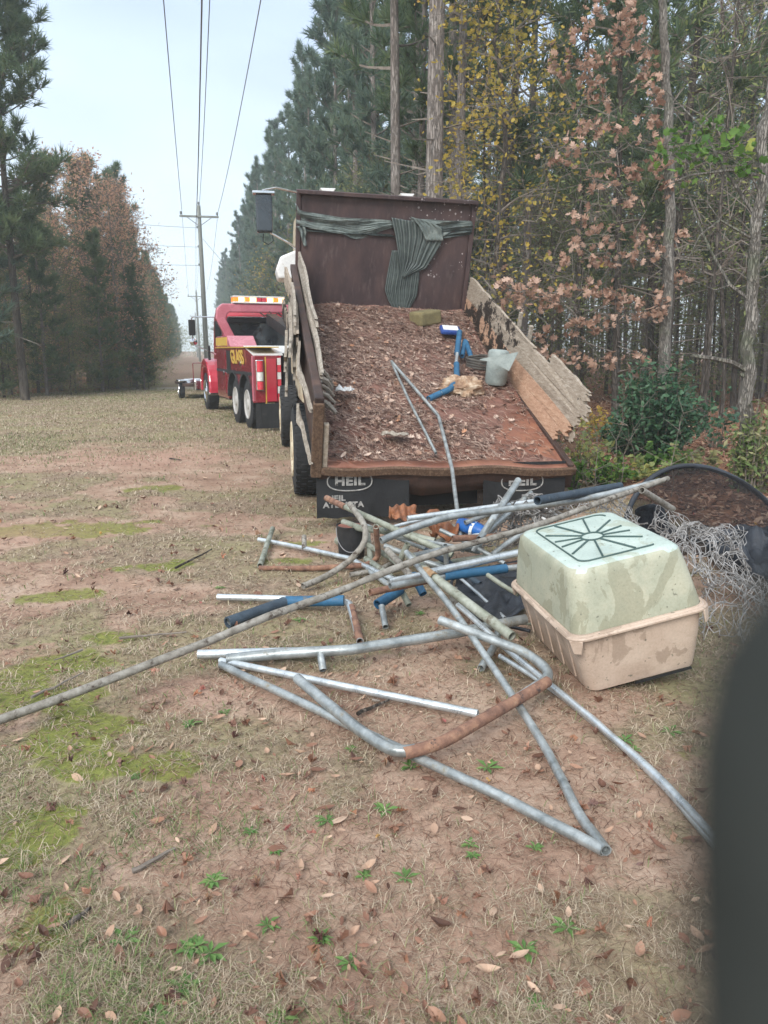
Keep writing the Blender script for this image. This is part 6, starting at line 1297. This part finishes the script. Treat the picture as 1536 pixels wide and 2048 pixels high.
while len(yel) < 135:
    x = random.uniform(885, 1130); y = random.uniform(-40, 640); 
    if random.random() > (1 - .55 * (x - 885) / 245): continue
    if y > 400 and x < 950: continue
    if random.random() < .35 and y > 440: continue
    yel.append((x, y, random.uniform(-1.2, 1.4)))
clumptree('maple_tree', 'yellow leaved maple spreading beside the right end of the headboard', [(1002, 700), (996, 480), (1010, 250), (990, 80), (1000, -100)], .06, yel, 17, .085, .30, 'maple', 'lf_yellow', 'bark_dark', 15.0)
yel2 = [(random.uniform(960, 1240), random.uniform(330, 620), random.uniform(-1.5, 1.5)) for _ in range(55)]
clumptree('sapling', 'thin gold and olive sapling behind the oak branches', [(1100, 760), (1112, 560), (1090, 330)], .03, yel2, 16, .07, .25, 'tri', 'lf_olive', 'bark_dark', 17.5)
gm = [(random.uniform(960, 1330), random.uniform(-30, 420), random.uniform(-1.5, 1.5)) for _ in range(80)]
clumptree('sapling', 'airy yellow green tree behind the upper oak clusters', [(1150, 760), (1160, 460), (1180, 200), (1170, -60)], .05, gm, 15, .075, .34, 'tri', 'lf_ygreen', 'bark_dark', 18.5)
gm = [(random.uniform(1340, 1560), random.uniform(-30, 560), random.uniform(-1.5, 1.5)) for _ in range(70)]
clumptree('sapling', 'airy green tree behind the thin right edge tree', [(1450, 760), (1440, 460), (1460, 200), (1440, -60)], .05, gm, 15, .075, .34, 'tri', 'lf_ygreen', 'bark_dark', 17.5)
# right edge tree with dead stub and green leafed branch
S = lambda x, y, d: D(x, y, d)
ex = []
def limb(px, r0, r1, d=8.8, dd=0.):
    pts = [S(x, y, d + dd * i) for i, (x, y) in enumerate(px)]
    for i in range(len(pts) - 1): a, b = r0 + (r1 - r0) * i / (len(pts) - 1), r0 + (r1 - r0) * (i + 1) / (len(pts) - 1); ex.append((pts[i], pts[i + 1], a, b))
limb([(1492, 740), (1465, 725), (1430, 717), (1382, 711)], .035, .02); limb([(1492, 752), (1478, 748)], .03, .02); limb([(1500, 600), (1460, 570), (1420, 500), (1390, 430), (1360, 330)], .022, .006, dd=.1)
limb([(1508, 480), (1440, 440), (1400, 470), (1370, 530)], .016, .004, dd=-.1); limb([(1510, 430), (1450, 340), (1400, 250), (1330, 180)], .02, .005, dd=.15); limb([(1515, 350), (1460, 340), (1380, 350), (1330, 372)], .022, .006); limb([(1440, 440), (1410, 400), (1350, 395)], .008, .003)
limb([(1500, 560), (1530, 520), (1570, 470)], .02, .008); limb([(1460, 570), (1430, 580), (1385, 560)], .008, .003); limb([(1420, 500), (1395, 500), (1360, 520)], .007, .003)
gl = [(1350, 285), (1370, 300), (1392, 285), (1405, 265), (1430, 250), (1440, 285), (1455, 310), (1345, 310), (1390, 320), (1425, 300), (1462, 262), (1480, 330), (1500, 345), (1365, 345), (1330, 300), (1475, 300)]
clumptree('edge_tree', 'grey barked thin tree at the right edge with a dead branch stub', [(1489, 940), (1491, 830), (1496, 720), (1505, 600), (1512, 480), (1528, 300), (1545, 130), (1560, -60)], .088, [(x, y, random.uniform(-.3, .4)) for x, y in gl], 9, .11, .10, 'maple', 'lf_green', 'bark_grey', 8.8, extra_s=ex)
# evergreen shrub
def shrub(label, px, py, d, n, hx, hz, nl, ls, mat, kind='oval', name='evergreen_shrub', dense=1.0, group=None, yoff=0):
    q = G(px, py, 0) if d is None else np.array([*D(px, py, d)[:2], 0]); b0 = np.array([q[0], q[1], gz(q[0], q[1])]); root = empty(name, tuple(b0), (0, 0, 0), label, 'shrub' if 'shrub' in name else 'plant', group)
    st = []; s0, s1, r0, r1 = [], [], [], []; C = []; Dv = []
    for i in range(n):
        a = random.random() * 6.28; r = hx * random.random() ** .7; h = hz * random.uniform(.45, 1) * (1 - .45 * (r / hx) ** 2); p0 = np.array([.12 * math.cos(a), .12 * math.sin(a), 0]); p1 = np.array([r * math.cos(a), r * math.sin(a), h]); mid = (p0 + p1) / 2 + np.array([.1 * r * math.cos(a), .1 * r * math.sin(a), 0])
        s0 += [p0, mid]; s1 += [mid, p1]; r0 += [.008, .005]; r1 += [.005, .002]
        for k in range(nl):
            t = random.random() ** .6; p = p0 + (mid - p0) * t * 2 if t < .5 else mid + (p1 - mid) * (t - .5) * 2; C.append(p + RNG.standard_normal(3) * hz * .045)
    C = np.array(C); lv = leaves(C, ls * (.6 + .8 * RNG.random(len(C))), .9, kind, .3)
    V, F, R, mi = merge([segs(s0, s1, r0, r1, 4)]); link('stems', np_mesh('stems', V, F, [M['twig']], R, mi), root); link('foliage', np_mesh('foliage', lv[0], [lv[1]], [M[mat]], lv[2]), root); return root
shrub('large dark evergreen shrub at the forest edge under the oak', 1375, 0, 11.2, 95, .72, 1.62, 62, .085, 'lf_bush')
shrub('lower dark shrub to the left of the largest evergreen shrub', 1312, 0, 11.8, 45, .42, .75, 45, .075, 'lf_bush')
shrub('small green seedling shrub in front of the evergreens', 1275, 0, 9.2, 26, .34, .42, 30, .07, 'lf_green')
shrub('wispy light green shrub at the right photo edge behind the thin tree', 1600, 0, 8.6, 60, .28, 1.15, 26, .08, 'greenblade', 'tri')
for px, d, hx, hz, mt, lb in ((1215, 10.2, .35, .85, 'lf_ygreen', 'yellow and green sapling just right of the ragged board end'), (1180, 9.0, .25, .5, 'lf_green', 'low green seedling at the ragged board end'), (1340, 9.6, .35, .35, 'lf_ygreen', 'low yellow leaved seedling patch above the net hoop'), (1400, 9.8, .45, .5, 'lf_green', 'bright green leaved seedling above the middle of the hoop'), (1250, 13.5, .5, .7, 'lf_yellow', 'yellow seedling patch farther back under the oak'), (1460, 10.2, .4, .45, 'lf_olive', 'olive seedling left of the thin right tree'), (1130, 12.5, .4, .9, 'lf_olive', 'olive sapling behind the right boards'), (1510, 13.0, .7, 1.2, 'lf_bush', 'dark shrub behind the thin right tree')):
    shrub(lb, px, 0, d, 14, hx, hz, 16, .085, mt, 'maple', 'seedling_shrub')
random.seed(12)
k = 0
for px, d in ((1165, 8.3), (1195, 8.0), (1150, 9.2), (1230, 8.6), (1255, 8.1), (1300, 8.4), (1180, 9.6), (1330, 10.6), (1280, 10.0), (1210, 9.0), (1420, 8.5), (1450, 9.4)):
    q = D(px, 0, d); z = gz(q[0], q[1]); s0, s1, r0, r1 = [], [], [], []; p = np.array([0., 0, 0]); h = random.uniform(.5, 1.1)
    for j in range(5):
        e = p + np.array([random.gauss(0, .06), random.gauss(0, .06), h / 5]); s0.append(p); s1.append(e); r0.append(.006 - j * .001); r1.append(.005 - j * .001)
        for _ in range(2): s0.append(e); s1.append(e + np.array([random.gauss(0, .16), random.gauss(0, .16), random.uniform(.0, .2)])); r0.append(.003); r1.append(.0012)
        p = e
    V, F, R, mi = merge([segs(s0, s1, r0, r1, 4)]); o = link('bare_sapling', np_mesh('bare_sapling', V, F, [M['twig']], R, mi)); o.location = (q[0], q[1], z)
    tag(o, 'bare leafless sapling stem at the forest edge right of the bed', 'sapling', 'bare sapling stems at the forest edge')
# sticks on ground, fallen limb
for i, (x0, y0, x1, y1, r, lb) in enumerate(((355, 1135, 425, 1098, .010, 'dark twig lying left of the pipe heap'), (60, 1395, 170, 1345, .008, 'thin dark twig under the left end of the longest pipe'), (240, 1275, 370, 1265, .009, 'flat twig in the grass left of the longest pipe middle'), (130, 1855, 180, 1815, .011, 'black broken stick near the bottom left corner'), (265, 1745, 350, 1695, .009, 'dark twig in the lower left grass'), (745, 1400, 760, 1402, .008, 'short twig bit inside the pipe frame'), (715, 1428, 775, 1400, .011, 'dark stick inside the pipe frame'), (1150, 1010, 1250, 955, .012, 'fallen grey limb behind the long pipes'), (1140, 985, 1215, 990, .009, 'thin fallen limb at the forest edge'), (165, 1300, 110, 1320, .007, 'small twig at the far left'), (340, 917, 362, 920, .014, 'dark stick on the bare red patch'))):
    a = G(x0, y0, .012); b = G(x1, y1, .015); L_ = np.linalg.norm(b - a); P = [a + (b - a) * t + np.array([random.gauss(0, .02), random.gauss(0, .02), .004]) * L_ for t in np.linspace(0, 1, 6)]
    tag(MB().tube(P, [r * (1 - .1 * j) for j in range(6)], 6).build('fallen_stick', M['bark_dark'] if r > .009 else M['twig'], None), lb, 'stick')
# weeds
def weed(nb, size):
    V = []; F = []; b = 0
    for i in range(nb):
        a = 6.28 * i / nb + random.uniform(-.3, .3); L_ = size * random.uniform(.6, 1.1); w_ = L_ * .16; up = random.uniform(.2, .8); c, s = math.cos(a), math.sin(a)
        pts = [(0, 0, 0), (L_ * .5, w_, L_ * .35 * up), (L_, 0, L_ * .25 * up), (L_ * .5, -w_, L_ * .35 * up)]
        V += [(x * c - y * s, x * s + y * c, z) for x, y, z in pts]; F += [(b, b + 1, b + 2, b + 3)]; b += 4
    return np_mesh('weed', np.array(V), [np.array(F)], [M['weed']], RNG.random(len(V)))
WM = [weed(9, .045), weed(12, .035), weed(7, .05)]
wp = [(180, 560), (95, 940), (580, 1315), (1040, 460)]
pts = [(975, 1532), (940, 1690), (945, 1712), (270, 1553), (500, 1665), (550, 1700), (425, 1765), (245, 1887), (395, 1890), (310, 2035), (535, 1850), (728, 1747), (560, 2030), (1072, 2000), (1135, 1850), (1050, 1890), (1070, 1700), (1250, 1480), (1270, 1500), (1340, 1465), (810, 1750), (655, 1640), (450, 1420), (440, 1175), (820, 1530), (470, 1240), (600, 1240), (840, 1225), (700, 1495), (380, 1445), (380, 1895), (640, 1870), (770, 1620), (365, 1975), (700, 1915), (420, 1905)]
for x, y in pts:
    q = G(x, y, 0); o = link('weed', random.choice(WM)); o.location = (q[0], q[1], gz(q[0], q[1]) + .004); o.rotation_euler = (0, 0, random.random() * 6); s = random.uniform(.8, 1.4); o.scale = (s, s, s)
    tag(o, 'small green weed rosette in the clay and dead grass', 'weed', 'green weeds in the clearing')

# ---------------------------------------------------------------- hand beside the lens (out of focus at the right edge)
def P_(px, py, d): return Vector(_C + d * (_F + (px - 768) / FPX * _R + (1024 - py) / FPX * _U))
def skin_hand():
    V = []; E = []; Rr = []
    def node(p, r, parent=None):
        V.append(tuple(p)); Rr.append(r)
        if parent is not None: E.append((parent, len(V) - 1))
        return len(V) - 1
    R3, U3, F3 = Vector(_R), Vector(_U), Vector(_F); tip = P_(1918, 930, .031); down = (-U3 * .97 + F3 * -.12 + R3 * .03).normalized()
    base = tip + down * .082; wrist = base + down * .085 + R3 * .035; root = node(wrist, .026); arm = node(wrist + down * .12 + R3 * .02, .033, root); node(arm and wrist + down * .24 + R3 * .05, .040, arm)
    palm = node(base + down * .045 + R3 * .03, .026, root)
    for k, (off, ln) in enumerate(((0, 1.0), (.024, 1.06), (.047, 1.0), (.068, .82))):
        b = base + R3 * off + F3 * (.002 * k) + down * (.004 * k * k); kn = node(b, .0132, palm); curl = F3 * (.012 * k)
        m1 = node(b - down * .034 * ln + curl * .5, .0138, kn); m2 = node(b - down * .060 * ln + curl * 1.2, .0130, m1); node((tip if k == 0 else b - down * .080 * ln + curl * 2), .0125, m2)
    t0 = node(base + down * .05 - F3 * .015 + R3 * .0, .015, palm); t1 = node(base + down * .02 - F3 * .030 - R3 * -.005, .0115, t0); node(base - down * .012 - F3 * .036 + R3 * .012, .0095, t1)
    me = bpy.data.meshes.new('hand'); me.from_pydata(V, E, []); o = bpy.data.objects.new('hand', me); COL.objects.link(o); me.materials.append(M['glove'])
    s = o.modifiers.new('skin', 'SKIN'); s.use_smooth_shade = True
    for i, r in enumerate(Rr): me.skin_vertices[0].data[i].radius = (r, r)
    me.skin_vertices[0].data[0].use_root = True
    ss = o.modifiers.new('sub', 'SUBSURF'); ss.levels = 2; ss.render_levels = 2; return o
tag(skin_hand(), 'blurred dark hand of the photographer right beside the lens', 'hand')

# ---------------------------------------------------------------- air
hz = MB().box((-260, -30, -1.6), (170, 270, 26)).build('haze', None, None); tag(hz, 'thin damp autumn haze filling the clearing', 'haze', kind='stuff')
m_ = bpy.data.materials.new('haze'); m_.use_nodes = True; t = m_.node_tree; t.nodes.clear(); pv = t.nodes.new('ShaderNodeVolumePrincipled'); pv.inputs['Color'].default_value = (.86, .95, 1, 1); pv.inputs['Density'].default_value = .0021; pv.inputs['Anisotropy'].default_value = .2
t.links.new(pv.outputs[0], t.nodes.new('ShaderNodeOutputMaterial').inputs['Volume']); hz.data.materials.append(m_)
